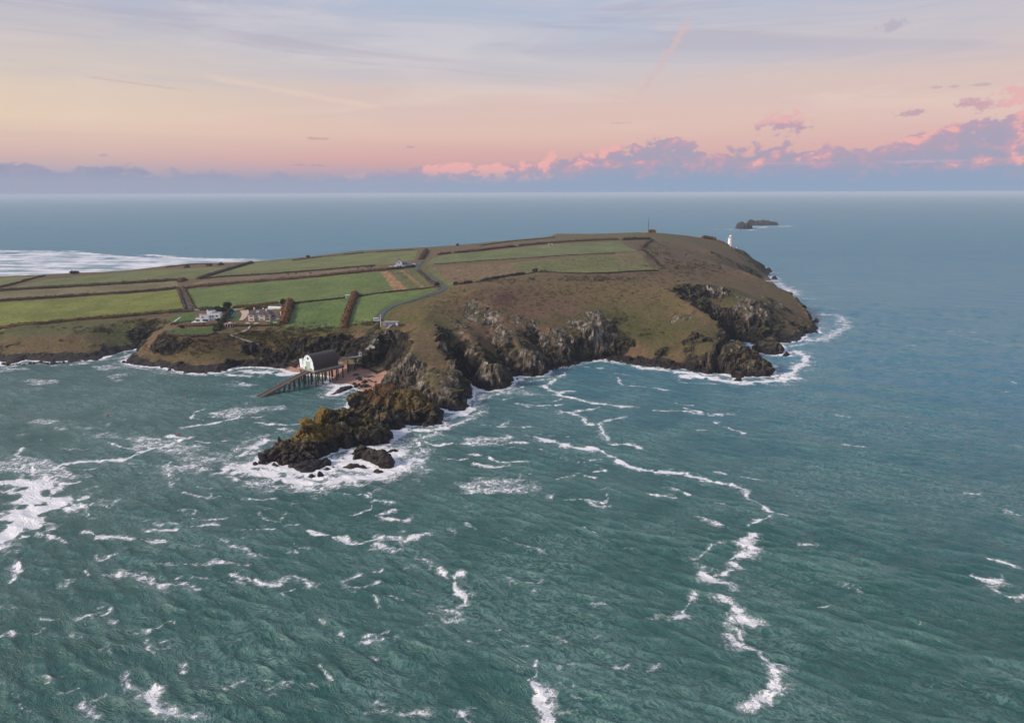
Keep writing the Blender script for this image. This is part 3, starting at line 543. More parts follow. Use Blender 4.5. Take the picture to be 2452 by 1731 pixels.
# ------------------------------------------------------------------ rocks that stand in the sea
def rock_material():
    m = bpy.data.materials.new('sea_rock'); m.use_nodes = True; k = NT(m.node_tree); b = k.N['Principled BSDF']
    pos = k.new('ShaderNodeNewGeometry').outputs['Position']
    c, tide, f, fine = rock_nodes(k, pos, k.attr('lichen')); tu = k.attr('turf')
    tm = k.step(k.math('ADD', tu, k.math('MULTIPLY', k.math('SUBTRACT', k.noise(pos, .6, 5, .7), .5), 1.2)), .45, .6)
    c = k.mix(tm, c, k.mix(k.noise(pos, .35, 4, .6), (.055, .060, .020), (.125, .042, .022)))
    k.put(b.inputs['Base Color'], c); k.put(b.inputs['Roughness'], k.math('SUBTRACT', .92, k.math('MULTIPLY', tide, .42)))
    b.inputs['Specular IOR Level'].default_value = .3
    bn = k.new('ShaderNodeBump'); bn.inputs['Distance'].default_value = .6; bn.inputs['Strength'].default_value = .8
    k.put(bn.inputs['Height'], k.math('ADD', k.math('MULTIPLY', f, 3.), fine)); k.L.new(bn.outputs[0], b.inputs['Normal'])
    return m
ROCKM = rock_material(); ROCKFEET = []
def solve_rock(foot, ridges, res):
    x0, y0 = foot[:, :2].min(0)-4; x1, y1 = foot[:, :2].max(0)+4
    xs = np.arange(x0, x1, res); ys = np.arange(y0, y1, res); x, y = np.meshgrid(xs, ys); ins = inpoly(x, y, foot)
    acc = np.zeros(x.shape); cnt = np.zeros(x.shape)
    for L in ridges:
        p = resample(L, res*.5); i = np.round((p[:, 1]-y0)/res).astype(int); j = np.round((p[:, 0]-x0)/res).astype(int); k = (i >= 0) & (i < len(ys)) & (j >= 0) & (j < len(xs))
        np.add.at(acc, (i[k], j[k]), p[k, 2]); np.add.at(cnt, (i[k], j[k]), 1)
    d = polydist(x, y, foot, True); fix = (cnt > 0) | ~ins; val = np.where(cnt > 0, acc/np.maximum(cnt, 1), -1.4*d)
    H = np.where(fix, val, 2.)
    for it in range(500):
        p = np.pad(H, 1, mode='edge'); H = np.where(fix, val, (p[:-2, 1:-1]+p[2:, 1:-1]+p[1:-1, :-2]+p[1:-1, 2:])/4)
    p = np.pad(H, 1, mode='edge'); H = H*.5+.125*(p[:-2, 1:-1]+p[2:, 1:-1]+p[1:-1, :-2]+p[1:-1, 2:])
    return x, y, xs, ys, H, ins
def rock(name, label, foot, ridges, res=.6, rough=1., lichen=0., turf=0., group=None, bulge=.35, cat='rock'):
    foot = np.asarray(foot); ROCKFEET.append(foot)
    x, y, xs, ys, H, ins = solve_rock(foot, ridges, res); hm = H.max()
    pos = np.clip(H, 0, None)/max(hm, .1); h = np.where(H > 0, hm*pos**(1-bulge), H)      # steeper feet, rounder crowns
    dhy, dhx = np.gradient(h, ys, xs); nn = 1/np.sqrt(1+dhx**2+dhy**2)
    s1 = min(1., hm/9)
    wob = 1.5*perlin(x/5, y/5, .3)
    r1 = ridged(x/8+.2*wob, y/8, h/22, 2); r2 = ridged(x/3.2+.2*wob, y/3.2, h/11, 3); r3 = fbm(x/1.4, y/1.4, h/2.6, 3)
    c2 = foot[:, :2]-foot[:, :2].mean(0); e2 = np.linalg.svd(c2, full_matrices=False)[2][0]; ta, tp = x*e2[0]+y*e2[1], -x*e2[1]+y*e2[0]      # along and across the ridge: ribs run down its flanks
    disp = rough*(s1*1.7*(np.abs(perlin(ta/6., tp/11, h/22))-.3)+1.5*s1*(ridged(ta/4.2+.2*wob, tp/17, h/30, 2)-.25)+(.2+.45*s1)*(ridged(ta/1.9, tp/8, h/12, 2)-.2)+(.35+.65*s1)*crags(x, y, h, .9)); disp = np.where(h < .4, disp*.5, disp)
    V = np.stack([x-dhx*nn*disp, y-dhy*nn*disp, h+nn*disp], -1).reshape(-1, 3)
    ny, nx = x.shape; idx = np.arange(ny*nx).reshape(ny, nx); fq = np.stack([idx[:-1, :-1], idx[:-1, 1:], idx[1:, 1:], idx[1:, :-1]], -1).reshape(-1, 4)
    hm4 = np.maximum.reduce([h[:-1, :-1], h[:-1, 1:], h[1:, 1:], h[1:, :-1]]).ravel(); keep = hm4 > -1.8
    li = np.clip(lichen*sstep(h, 2.5, 7.)+.1*fbm(x/6, y/6, 7.7, 3)*lichen, 0, 1) if not callable(lichen) else lichen(x, y, h)+0*x
    tu = turf(x, y, h) if callable(turf) else np.zeros(x.shape)+turf
    c0 = np.array([x.mean(), y.mean(), 0]); v_, f_, a_ = compact(V-c0, fq[keep], {'lichen': li.ravel(), 'turf': tu.ravel()})
    o = mesh_np(name, v_, f_, ROCKM, attrs=a_, smooth=False); o.location = c0
    return tag(o, label, cat, group)
def boulder(label, px, py, wpx, h, ratio=.6, name='rock', group=None, rot=0., res=.45, **kw):
    """a small rock awash: foot ellipse at the photograph's px, py, wpx pixels wide, h metres high"""
    c = P(px, py); depth = c[1]*math.cos(PITCH)+CAMH*math.sin(PITCH); r = wpx/2*depth/F
    rg = np.random.default_rng(int(px*7+py)); a = np.linspace(0, 2*math.pi, 18, endpoint=False); rr = 1+.22*rg.normal(size=18)*.6
    e = np.stack([np.cos(a)*r*rr, np.sin(a)*r*ratio*rr], 1); cs, sn = math.cos(rot), math.sin(rot); e = e@np.array([[cs, sn], [-sn, cs]])
    foot = np.c_[e+c[:2]+(0, r*ratio*.8), np.zeros(18)]; cc = foot[:, :2].mean(0); dx = np.array([cs, sn])*r
    rid = [np.array([[*(cc-dx*.5), h*.55], [*(cc-dx*.15+rg.normal(size=2)*.1*r), h], [*(cc+dx*.45), h*.6]])]
    return rock(name, label, foot, rid, res=min(res, max(.16, r/9)), lichen=BARE, rough=kw.pop('rough', .8), group=group, **kw)
BARE = lambda x, y, h: -2.
yel = lambda cx, cy, rx, ry, b: (lambda x, y, h: np.clip(b*sstep(h, 3, 7)+.75*sstep(1.3-np.hypot((x-cx)/rx, (y-cy)/ry)+.35*fbm(x/4, y/4, 2., 3), .1, .8)*sstep(h, 3, 6), 0, 1))
c_ = P(725, 1035, 9)
rock('sea_stack', 'long outermost rock ridge splashed bright orange and yellow on its seaward slope',
     np.concatenate([Z((623, 1095), (629, 1110), (645, 1114), (660, 1117), (681, 1117), (700, 1118), (730, 1112), (765, 1098), (775, 1090), (800, 1083), (817, 1080), (835, 1073), (860, 1070), (887, 1065), (921, 1059), (937, 1050), (933, 1038), (920, 1028)), QZ((905, 372), (860, 371), (815, 366), (770, 352), (720, 341), (680, 334), (645, 328))]),
     [Z((632, 1086, 2.5), (652, 1077, 4), (668, 1052, 8.4), (676, 1051, 8.8), (690, 1052, 9), (704, 1040, 10.2), (716, 1036, 10.2), (741, 1014, 13.4), (752, 1013, 12.8), (767, 998, 14.8), (785, 984, 15.8), (817, 979, 16), (842, 982, 15.6), (862, 994, 12.6), (876, 1006, 10.4), (890, 1004, 11.2), (906, 1022, 7.5), (920, 1036, 4.5)), Z((741, 1016, 13), (750, 1050, 8.5), (757, 1080, 3.5)), Z((817, 979, 16), (825, 1020, 10), (832, 1050, 5)), Z((890, 1004, 11.2), (892, 1030, 6.5), (894, 1050, 3.5))],
     res=.5, rough=1.4, lichen=yel(c_[0]+1, c_[1]+1, 15, 9, .5), bulge=.1)
rock('sea_stack', 'broad yellow speckled islet with a rust red turf top next to the big hump',
     np.concatenate([Z((832, 980)), QZ((850, 396), (880, 389), (920, 379)), Z((955, 1012), (966, 1014), (990, 1016), (1018, 1017), (1040, 1017), (1060, 1015), (1055, 1002), (1044, 988), (1026, 965)), QZ((1005, 404), (960, 416), (900, 428), (855, 424))]),
     [Z((842, 966, 4), (852, 943, 8.2), (874, 931, 10.), (913, 925, 11.6), (935, 929, 12.6), (947, 932, 13.6), (987, 938, 12.8), (1003, 949, 11), (1020, 970, 7.5), (1040, 995, 3.5)), Z((947, 934, 12.8), (925, 950, 10), (905, 965, 7.5)), Z((987, 940, 12), (975, 975, 8), (985, 1000, 3.5))],
     res=.5, rough=1.3, bulge=.25, lichen=.66, turf=lambda x, y, h: sstep(-x/1.-60.5+1.6*fbm(x/5, y/5, 1., 3), 0, 8)*sstep(h, 5, 8.5)*.8)
rock('sea_stack', 'dark pointed middle rock wedged between the orange ridge and the yellow islet',
     np.concatenate([Z((905, 1033), (925, 1036), (940, 1034), (955, 1031), (968, 1027), (966, 1016)), QZ((970, 374), (930, 380), (880, 384), (850, 378), (850, 362))]), [Z((864, 972, 10), (877, 956, 15.5), (886, 968, 13), (902, 984, 10.5), (920, 995, 8), (940, 1006, 5), (955, 1017, 2.5))], res=.5, rough=1.25, lichen=.5, bulge=.05)
rock('sea_stack', 'separate dark twin peaked stack in white foam before the long ridge',
     np.concatenate([Z((843, 1098), (861, 1101), (878, 1106), (893, 1111), (905, 1116), (914, 1120), (934, 1121), (943, 1117), (938, 1106), (930, 1098)), QZ((915, 330), (890, 335), (862, 334), (840, 328))]),
     [Z((848, 1080, 3.6), (853, 1066, 6), (861, 1058, 7.4), (872, 1062, 6.8), (884, 1074, 5), (898, 1084, 4), (908, 1080, 5.6), (914, 1075, 6.6), (921, 1088, 4.6), (934, 1106, 2))], res=.4, rough=.85, lichen=lambda x, y, h: -1.+sstep(h, 4, 7)*1.1, bulge=.15)
rock('rock', 'flat reddish black ledge at the foot of the orange ridge',
     np.concatenate([Z((696, 1117), (710, 1131), (725, 1134), (745, 1131), (757, 1128), (775, 1119), (793, 1109), (797, 1103)), QZ((785, 320), (745, 318), (712, 312))]), [Z((715, 1113, 2.2), (741, 1101, 3), (770, 1097, 3.2), (786, 1098, 2.4)), Z((725, 1122, 1.7), (755, 1116, 2))], res=.4, rough=.7, lichen=BARE)
WASH = 'small dark rocks awash round the long ridge'
boulder('low dark rock with a rounded back in foam just left of the twin peaked stack', 842, 1119, 40, 2.0, .45)
boulder('low dark rock half drowned in foam behind the twin peaked stack', 942, 1083, 36, 1.7, .5)
boulder('small black rock in foam right below the twin peaked stack', 906, 1130, 24, 1.3, .6)
boulder('small pointed dark rock in foam in front of the flat reddish ledge', 767, 1142, 18, 2.8, .6)
boulder('jagged low reef beside the small pointed rock in front of the reddish ledge', 748, 1142, 22, 1.1, .5)
boulder('tiny black rock standing off the seaward tip of the orange ridge', 611, 1114, 10, 1.3, .7)
boulder('thin black reef barely breaking the foam below the orange ridge', 673, 1126, 12, .6, .5)
boulder('tiny black rock at the right end of the flat reddish ledge', 797, 1120, 9, 1.1, .7)
boulder('small dark rock between the round backed rock and the twin peaked stack', 869, 1120, 14, 1.1, .6)
boulder('dark reef joining the reddish ledge to the pointed rock', 782, 1125, 26, 1.3, .5)
boulder('small dark rock in the foam off the second cliff headland', 1239, 909, 11, 1.2, .6)
# the knob and the slab at the end of the near headland
rock('sea_rock', 'big dome of ochre topped dark rock at the seaward end of the near headland',
     np.concatenate([Z((1714, 893), (1735, 896), (1752, 898), (1760, 907), (1774, 908), (1783, 900), (1800, 901), (1825, 901), (1845, 903), (1856, 901), (1846, 889), (1832, 880), (1822, 870), (1818, 858)), QZ((1815, 520), (1780, 535), (1735, 530), (1715, 510))]),
     [Z((1728, 835, 15), (1738, 821, 18.5), (1752, 817, 19.6), (1770, 820, 18.8), (1785, 832, 15.5), (1798, 846, 11.5), (1815, 864, 7), (1835, 884, 3.5)), Z((1752, 817, 19.6), (1765, 850, 11.5), (1770, 880, 4.5)), Z((1735, 840, 15), (1738, 870, 7))], res=.7, rough=1.15, lichen=.34, bulge=.45)
rock('rock_slab', 'tilted pale slab of bedded rock leaning against the near headland',
     np.concatenate([Z((1689, 896), (1698, 897), (1706, 893)), QZ((1722, 500), (1735, 519), (1722, 521), (1700, 500))]), [Z((1694, 888, 3), (1703, 862, 8.5), (1714, 830, 15.2), (1722, 806, 19.2), (1727, 806, 19))], res=.5, rough=.7, bulge=.5, lichen=.3)
rock('sea_rock', 'low dark flat topped rock in the inlet behind the ochre topped dome',
     np.concatenate([Z((1800, 838), (1825, 846), (1850, 851), (1862, 852), (1872, 846), (1878, 838)), QZ((1870, 575), (1830, 590), (1795, 585))]), [Z((1808, 826, 5), (1818, 815, 8.2), (1840, 822, 7), (1862, 822, 6.6), (1872, 832, 4))], res=.7, rough=.9)
boulder('long low rock shelf streaming with water right of the ochre topped dome', 1840, 878, 34, 3.4, .5, name='sea_rock')
boulder('slanting dark fin of rock alone in the wash beyond the flat topped rock', 1884, 852, 20, 3.6, .4, name='sea_rock')
boulder('small stub of rock standing clear off the tip of the far headland', 1955, 772, 14, 5.0, .8, name='sea_rock')
boulder('dark rock breaking the spray in front of the ochre topped dome', 1768, 912, 22, 2.6, .5, name='sea_rock')
boulder('wedge of dark rock at the water under the lighthouse slope', 1842, 652, 22, 7, .6, name='sea_rock', res=1.)
boulder('low dark point of rock in surf below the lighthouse slope', 1856, 669, 18, 5, .6, name='sea_rock', res=1.)
# islands far out
def isle(label, pts, ridge, res=2.):
    foot = np.array(pts); return rock('island_rock', label, foot, [np.array(ridge)], res=res, rough=1.8, bulge=.25, lichen=BARE)
isle('tall dark dome of the offshore islands, standing nearest', np.concatenate([Z((1762, 548), (1785, 548.6), (1802, 548)), QZ((1800, 2620), (1780, 2640), (1763, 2610))]), Z((1767, 538, 12), (1773, 532, 22), (1785, 531.5, 24), (1795, 535, 18), (1799, 541, 9)))
isle('long low dark offshore island with a broken crest behind the tall dome', np.concatenate([Z((1790, 541), (1815, 540.2), (1840, 540.6), (1862, 539.5)), QZ((1865, 2960), (1830, 2990), (1790, 2950))]), Z((1793, 531, 14), (1799, 526, 20), (1804, 530, 14), (1810, 534, 8), (1818, 531, 12), (1826, 527, 18.5), (1833, 532, 11), (1840, 529.5, 15), (1848, 536, 4), (1856, 531.5, 11), (1862, 537, 3)))
isle('small dark offshore rock in the gap between dome and long island', np.concatenate([Z((1806, 545.6), (1818, 545.4)), QZ((1819, 2760), (1806, 2760))]), Z((1809, 541, 8), (1814, 537, 13), (1817, 541, 8)), 1.5)
isle('tiny offshore rock at the foot of the tall dome', np.concatenate([Z((1762, 552), (1771, 551.6)), QZ((1770, 2470), (1763, 2470))]), Z((1764, 550, 3), (1767, 549, 5)), 1.2)
# reefs on the beach
BR = 'weed black reefs on the beach'
rock('reef', 'long weed black reef trailing into the wash off the beach', np.concatenate([Z((790, 945), (800, 944), (815, 938), (830, 934), (845, 928), (846, 922), (838, 922), (826, 925), (812, 928), (805, 936))]), [Z((796, 943, .6), (812, 934, 1.8), (828, 929, 1.3), (841, 924, 1.))], res=.3, rough=.55, cat='reef', lichen=BARE)
for (px, py, w, h, lb) in [(852, 911, 30, 1.7, 'biggest weed black reef on the beach below the dark cliff'), (885, 916, 26, 1.5, 'slanting black reef in the middle of the beach rocks'), (873, 925, 20, 1.3, 'black reef nearest the sea among the beach rocks'), (900, 905, 16, 1.2, 'small reef on the sand nearest the big hump'), (893, 925, 14, 1.1, 'small black reef beside the big hump on the sand'), (862, 918, 14, .9, 'flat black reef between the biggest beach reef and the sea'), (912, 912, 12, 1.0, 'black reef tucked under the edge of the big hump'), (875, 905, 14, 1.0, 'small black reef against the foot of the dark cliff')]:
    o = boulder(lb, px, py-3, w*1.15, h+2.1, .5, name='reef', res=.3, group=BR, rough=.6, rot=.4, cat='reef'); 
# loose stones along the foot of the cliffs
def stones():
    mb = []; V = []; Fc = []; b = 0
    base = bpy.data.meshes.new('t'); import bmesh
    bm = bmesh.new(); bmesh.ops.create_icosphere(bm, subdivisions=2, radius=1); v0 = np.array([v.co for v in bm.verts]); f0 = np.array([[v.index for v in f.verts] for f in bm.faces]); bm.free(); bpy.data.meshes.remove(base)
    path = resample(Z((1317, 886), (1342, 880), (1388, 868), (1412, 862), (1449, 859), (1479, 865), (1522, 873), (1548, 876), (1609, 883), (1652, 885), (1690, 895)), .7)
    path2 = resample(Z((297, 869), (381, 879), (473, 895), (533, 891)), 1.6); path3 = resample(Z((9, 874), (128, 870), (232, 862)), 2.2)
    reefs = np.concatenate([P(RNG.uniform(848, 932, 46), RNG.uniform(900, 926, 46), 1.7), P(RNG.uniform(650, 690, 14), RNG.uniform(868, 878, 14), 2.2)])
    for i, p in enumerate(np.concatenate([path, path2, path3, reefs])):
        r = RNG.uniform(.5, 1.6)*(1.3 if RNG.random() < .15 else 1); c = p+np.array([RNG.normal()*1.5, RNG.uniform(-2.2, 4), RNG.uniform(-.3, .5)])
        q = v0*(1+.35*perlin(v0[:, 0]*1.1+i, v0[:, 1]*1.1, v0[:, 2]*1.1)[:, None])*np.array([r*RNG.uniform(.8, 1.5), r, r*.75])
        V.append(q+c); Fc.append(f0+b); b += len(q)
    V = np.concatenate(V); o = mesh_np('boulders', V, np.concatenate(Fc), ROCKM, smooth=False, attrs={'lichen': np.zeros(len(V))-2, 'turf': np.zeros(len(V))}); tag(o, kind='stuff')
stones()
# ------------------------------------------------------------------ the sea
def foam_lines():
    r4 = lambda *p: [(x/2.1585, 980+y/2.1585) for x, y in p]
    r5 = lambda *p: [(820+x/2.1585, 980+y/2.1585) for x, y in p]
    r6 = lambda *p: [(1640+x/2.159, 980+y/2.159) for x, y in p]
    e6 = lambda *p: [(900+x/3.28, 640+y/3.28) for x, y in p]
    s = lambda *p: list(p)
    L = [  # points, half width in metres, density
     (r4((-60, 690), (10, 655), (110, 590), (200, 530), (310, 492)), 8., 1.6), (r4((110, 560), (175, 470), (170, 400), (95, 365)), 5.6, 1.5), (r4((250, 480), (330, 470), (425, 497)), 3, 1.1), (r4((260, 440), (240, 370), (220, 335)), 2.6, 1.1), (r4((240, 370), (340, 385), (440, 370)), 1.8, 1.), (r4((150, 285), (165, 320), (160, 355)), 1.5, 1.),
     (r4((130, 195), (108, 202), (82, 235), (110, 265)), 1.0, .95), (r4((275, 310), (320, 295), (370, 280)), 2, 1.1), (r4((400, 272), (520, 265), (640, 262), (690, 235), (760, 215), (850, 190), (925, 160)), 2.3, 1.15), (r4((565, 175), (640, 195), (730, 210)), 1.4, 1.), (r4((690, 175), (740, 155), (830, 155)), 1.4, 1.), (r4((860, 140), (980, 150), (1010, 143), (1070, 168), (1170, 160)), 1.5, 1.),
     (r4((930, 97), (1100, 75), (1200, 50), (1350, 40)), 1.6, 1.1), (r4((1060, 0), (1010, 15), (1000, 42), (1070, 60)), 1.1, 1.), (r4((1090, 18), (1140, 35), (1250, 42)), 1.4, 1.), (r4((1330, 70), (1450, 78), (1550, 75)), 1.8, 1.1), (r4((370, 315), (450, 310), (510, 300)), 1, .9), (r4((890, 265), (870, 300), (855, 330), (890, 362), (885, 400)), 1.3, .8), (r4((890, 370), (980, 345), (1150, 320)), .9, .75),
     (r4((950, 430), (1000, 450), (1070, 455)), 1, .9), (r4((1100, 455), (1150, 440), (1280, 465), (1420, 465)), 1.3, .85), (r4((430, 560), (450, 510), (490, 485)), 1, .95), (r4((430, 570), (490, 565)), 1.1, .9), (r4((730, 580), (800, 570)), .8, .8), (r4((920, 520), (990, 525), (1000, 570), (1150, 565)), 1.1, .85), (r4((750, 632), (900, 625), (1000, 610), (1090, 600), (1145, 606)), 1.5, 1.1), (r4((860, 590), (955, 600)), .9, .9), (r4((1250, 620), (1400, 620)), .9, .9),
     (r4((440, 630), (540, 655), (720, 675), (840, 684)), 1.5, 1.05), (r4((250, 662), (345, 682)), 1.6, .95), (r4((1110, 650), (1180, 700), (1250, 730), (1335, 762)), 1.5, .78), (r4((500, 750), (520, 772), (585, 755)), 1.3, .95), (r4((800, 795), (890, 800), (960, 800)), 1.2, .8), (r4((960, 800), (1130, 805), (1310, 800)), 1.4, .75), (r4((1100, 795), (1150, 800)), 2.2, .9), (r4((545, 850), (640, 855), (740, 880), (860, 905), (930, 920), (1025, 925)), 2.6, .82), (r4((640, 830), (760, 845)), 2, .7), (r4((850, 900), (920, 915)), 2.6, 1.),
     (r4((1200, 850), (1280, 880), (1400, 905), (1480, 870), (1630, 912)), 2.3, .8), (r4((1330, 895), (1430, 905)), 1.6, .98), (r4((45, 895), (85, 860), (65, 815)), 2, .95), (r4((440, 828), (462, 850)), 1.1, .95), (r4((225, 825), (425, 825)), .9, .7), (r4((430, 1075), (462, 1052), (490, 1078)), 1.5, .98), (r4((790, 1140), (860, 1095), (900, 1105)), 1.1, .9), (r4((780, 1185), (780, 1220), (800, 1265)), 1.3, .9), (r4((640, 1380), (660, 1440), (745, 1440)), 1.7, .78), (r4((780, 1470), (820, 1515), (875, 1550)), 2.3, 1.1), (r4((410, 1530), (480, 1560), (515, 1590)), 1.8, .85),
     (r4((1645, 1320), (1670, 1360), (1712, 1392)), .9, .95), (r4((1600, 630), (1680, 655), (1775, 670)), 1.5, 1.05), (r4((1440, 580), (1370, 570), (1350, 530), (1410, 515)), 1., .75), (r4((1440, 570), (1485, 525)), 1., .75), (r4((1465, 600), (1535, 605)), 1., .95),
     (r5((420, 165), (500, 182), (700, 175), (800, 180), (955, 172)), 1.6, 1.02), (r5((690, 75), (800, 92), (970, 88)), 1.1, .9), (r5((820, 85), (862, 58)), 1.1, .9), (r5((980, 140), (1070, 165), (1190, 197), (1300, 210), (1400, 250), (1500, 297), (1620, 320), (1780, 330)), 2.2, 1.2), (r5((1000, 130), (1165, 142)), 1.2, 1.), (r5((1120, 10), (1220, 30), (1250, 70), (1305, 80)), 2.4, 1.), (r5((1330, 70), (1340, 110), (1370, 155)), 2., .95), (r5((1330, 70), (1475, 35)), 1.5, .9), (r5((1400, 180), (1480, 175), (1555, 197)), 1.6, 1.),
     (r5((660, 230), (740, 240), (800, 267), (955, 272)), 1.4, 1.), (r5((670, 283), (780, 297), (855, 285)), 1.3, 1.), (r5((545, 260), (655, 253)), 1., .95), (r5((885, 408), (905, 370), (920, 340), (965, 335)), 1.2, .8), (r5((900, 405), (940, 432), (965, 418)), 1., .85), (r5((1100, 365), (1170, 345), (1230, 330)), 1.4, .82), (r5((1220, 272), (1335, 260)), 1.7, .8), (r5((1290, 325), (1370, 318)), 1.9, 1.), (r5((1240, 350), (1295, 357)), 1.3, 1.), (r5((1135, 462), (1240, 463), (1355, 475), (1370, 430)), 1.1, .85), (r5((1590, 450), (1710, 457)), 1.7, .95), (r5((1690, 398), (1775, 442)), 1.6, .95),
     (r5((0, 440), (80, 440), (145, 452), (120, 428)), 1.2, .95), (r5((50, 542), (130, 525), (165, 490)), 1.1, .9), (r5((160, 470), (250, 485)), 1.1, .9), (r5((175, 545), (240, 560), (335, 570)), 2., 1.05), (r5((205, 540), (265, 522)), 1.4, 1.), (r5((-20, 660), (80, 690), (160, 665), (260, 660), (330, 682), (435, 640)), 2., 1.02), (r5((170, 690), (260, 715), (325, 717)), 1.5, .85), (r5((330, 628), (260, 642)), 1.3, .9), (r5((305, 822), (370, 810), (450, 830), (460, 775), (390, 760)), 1.4, .78), (r5((505, 825), (550, 868)), 1.4, 1.), (r5((605, 855), (590, 920), (610, 960), (612, 1015)), 2.0, 1.02), (r5((545, 1040), (595, 1050)), 1.4, 1.),
     (r5((10, 925), (100, 915), (185, 890)), 1.1, .82), (r5((-5, 1140), (25, 1165)), 1., .95), (r5((135, 1168), (225, 1140)), .9, .8), (r5((165, 1275), (200, 1310)), .8, .8), (r5((985, 1300), (1010, 1370), (965, 1395)), 1.2, .9), (r5((1000, 1400), (1030, 1480), (1060, 1560), (1095, 1640)), 2.6, 1.15), (r5((615, 1555), (655, 1615)), 1.8, .85), (r5((1525, 1085), (1620, 1065), (1700, 1072)), 1.2, .72), (r5((1735, 1078), (1775, 1070)), 1.2, .95), (r5((845, 665), (920, 700), (1065, 748)), 1.2, .76), (r5((545, 620), (580, 642)), 1.4, .85), (r5((1560, 1345), (1630, 1325)), 1., .72), (r5((620, 580), (690, 620)), 1.2, .7),
     (r6((-20, -4), (100, 18), (250, 30)), 1.6, 1.), (r6((160, 65), (220, 95), (305, 127)), 1.6, 1.), (r6((0, 335), (100, 360), (215, 382)), 1.8, 1.15), (r6((210, 380), (290, 405), (330, 450), (400, 490), (450, 540), (530, 552)), 1.4, .98), (r6((-5, 440), (22, 446)), 1.3, 1.), (r6((50, 550), (130, 580), (205, 602)), 2.1, .88), (r6((150, 325), (215, 332)), 1., .9), (r6((290, 345), (330, 355), (405, 367)), 1.1, .82), (r6((440, 560), (370, 575), (345, 605)), 1.7, .95), (r6((350, 645), (300, 690), (345, 735), (255, 780), (305, 815)), 2.8, 1.05), (r6((20, 770), (100, 740), (185, 690)), 1.5, .78), (r6((80, 840), (140, 890), (215, 900)), 3., 1.05), (r6((150, 860), (250, 838)), 1.9, .95), (r6((40, 950), (40, 1000), (10, 1045), (60, 1085)), 1.5, .8),
     (r6((195, 975), (250, 1035), (310, 1100), (385, 1112)), 2.6, 1.0), (r6((235, 1170), (300, 1215), (370, 1240), (430, 1300), (510, 1320)), 1.9, .92), (r6((250, 1130), (330, 1200)), 2.2, .85), (r6((445, 1320), (460, 1390), (490, 1400)), 1.8, 1.0), (r6((480, 1405), (400, 1480), (325, 1530)), 2.6, .98), (r6((490, 1470), (400, 1500)), 2.2, 1.05), (r6((590, 690), (700, 695)), 1.1, .85), (r6((835, 182), (935, 197)), 1.5, .95), (r6((1480, 850), (1560, 885), (1655, 882)), 1.8, 1.), (r6((1590, 920), (1670, 975), (1770, 970)), 1.8, .95), (r6((1540, 770), (1725, 816)), .9, .9), (r6((790, 30), (855, 42)), 1.2, .8), (r6((1110, 32), (1195, 46)), 1.2, .8), (r6((1460, 433), (1530, 442)), 1.3, .85), (r6((1655, 522), (1725, 545)), 1.5, .85), (r6((640, 292), (710, 298)), 1.1, .85), (r6((140, 480), (190, 490)), 1., .8),
     (e6((1430, 880), (1335, 930), (1400, 970), (1540, 968)), 2., 1.), (e6((1430, 975), (1460, 1010), (1560, 1030), (1700, 1070), (1970, 1097)), 2.6, 1.1), (e6((1190, 1080), (1300, 1085), (1450, 1075)), 1.8, 1.), (e6((1370, 1060), (1500, 1020)), 1.4, .9), (e6((1105, 1065), (1220, 1100)), 1.6, .95), (e6((1450, 1140), (1600, 1130), (1760, 1100)), 2.2, .95), (e6((1900, 865), (1930, 920), (2120, 937)), 1.2, .95), (e6((2180, 948), (2300, 968)), 1.3, .95), (e6((980, 1048), (1055, 1025)), 1.3, .9), (e6((1880, 830), (2100, 860)), 1.2, .8), (e6((1650, 780), (1750, 795)), 2., .95),
     (s((1570, 982), (1630, 984), (1690, 992), (1735, 995)), 1.4, 1.0), (s((1600, 960), (1640, 970), (1675, 968)), 1.2, .9), (s((1710, 1010), (1778, 1036)), 1.4, .95),
     (s((1850, 662), (1882, 692), (1912, 705)), 17, .98), (s((1890, 712), (1950, 716)), 12, .8), (s((1955, 752), (2010, 757), (2020, 785), (1965, 812), (1930, 812)), 10, .84), (s((1900, 830), (1960, 812), (2040, 775)), 8, .72), (s((1880, 845), (1912, 843), (1925, 866), (1885, 900), (1835, 912)), 6, 1.05), (s((1640, 900), (1700, 905), (1770, 915), (1850, 913), (1895, 905)), 5.5, 1.2), (s((1630, 915), (1720, 920)), 2, .8), (s((1940, 730), (2010, 740)), 8, .62), (s((2050, 770), (2230, 790), (2400, 800)), 7, .55), (s((2000, 840), (2150, 850)), 6, .5), (s((2280, 800), (2420, 830)), 6, .55),
     (s((545, 1140), (600, 1160), (700, 1165), (790, 1165), (880, 1150), (990, 1125), (1010, 1090)), 5.5, .78), (s((548, 1120), (590, 1125), (660, 1140), (740, 1158), (830, 1148), (930, 1135), (975, 1105)), 8.5, 1.12), (s((580, 1090), (600, 1075), (640, 1055)), 5, 1.), (s((800, 1100), (830, 1105), (850, 1118), (940, 1085), (960, 1090)), 6, 1.15), (s((945, 1045), (985, 1035), (1030, 1030), (1060, 1022)), 5, 1.05), (s((1065, 1000), (1110, 992), (1135, 975)), 3.5, 1.05), (s((540, 1120), (570, 1070), (640, 1040)), 5, .72), (s((950, 1090), (985, 1060), (1040, 1040), (1075, 1015)), 6, .78), (s((800, 1095), (835, 1090), (950, 1072)), 5, 1.05), (s((1040, 1030), (1110, 1010), (1150, 985)), 4.5, .8), (s((1130, 975), (1150, 950), (1160, 940)), 4, .8), (s((1150, 955), (1210, 940), (1250, 925)), 3.5, .78), (s((1000, 1060), (1025, 1085), (1005, 1110)), 2.2, .9), (s((1250, 915), (1330, 905), (1350, 890)), 2.5, .8), (s((1405, 866), (1440, 864), (1485, 872)), 3.2, 1.1), (s((1515, 876), (1560, 884), (1640, 892), (1690, 902)), 3.4, 1.15), (s((1112, 935), (1122, 920)), 4, .95), (s((1085, 1000), (1100, 990)), 4, 1.),
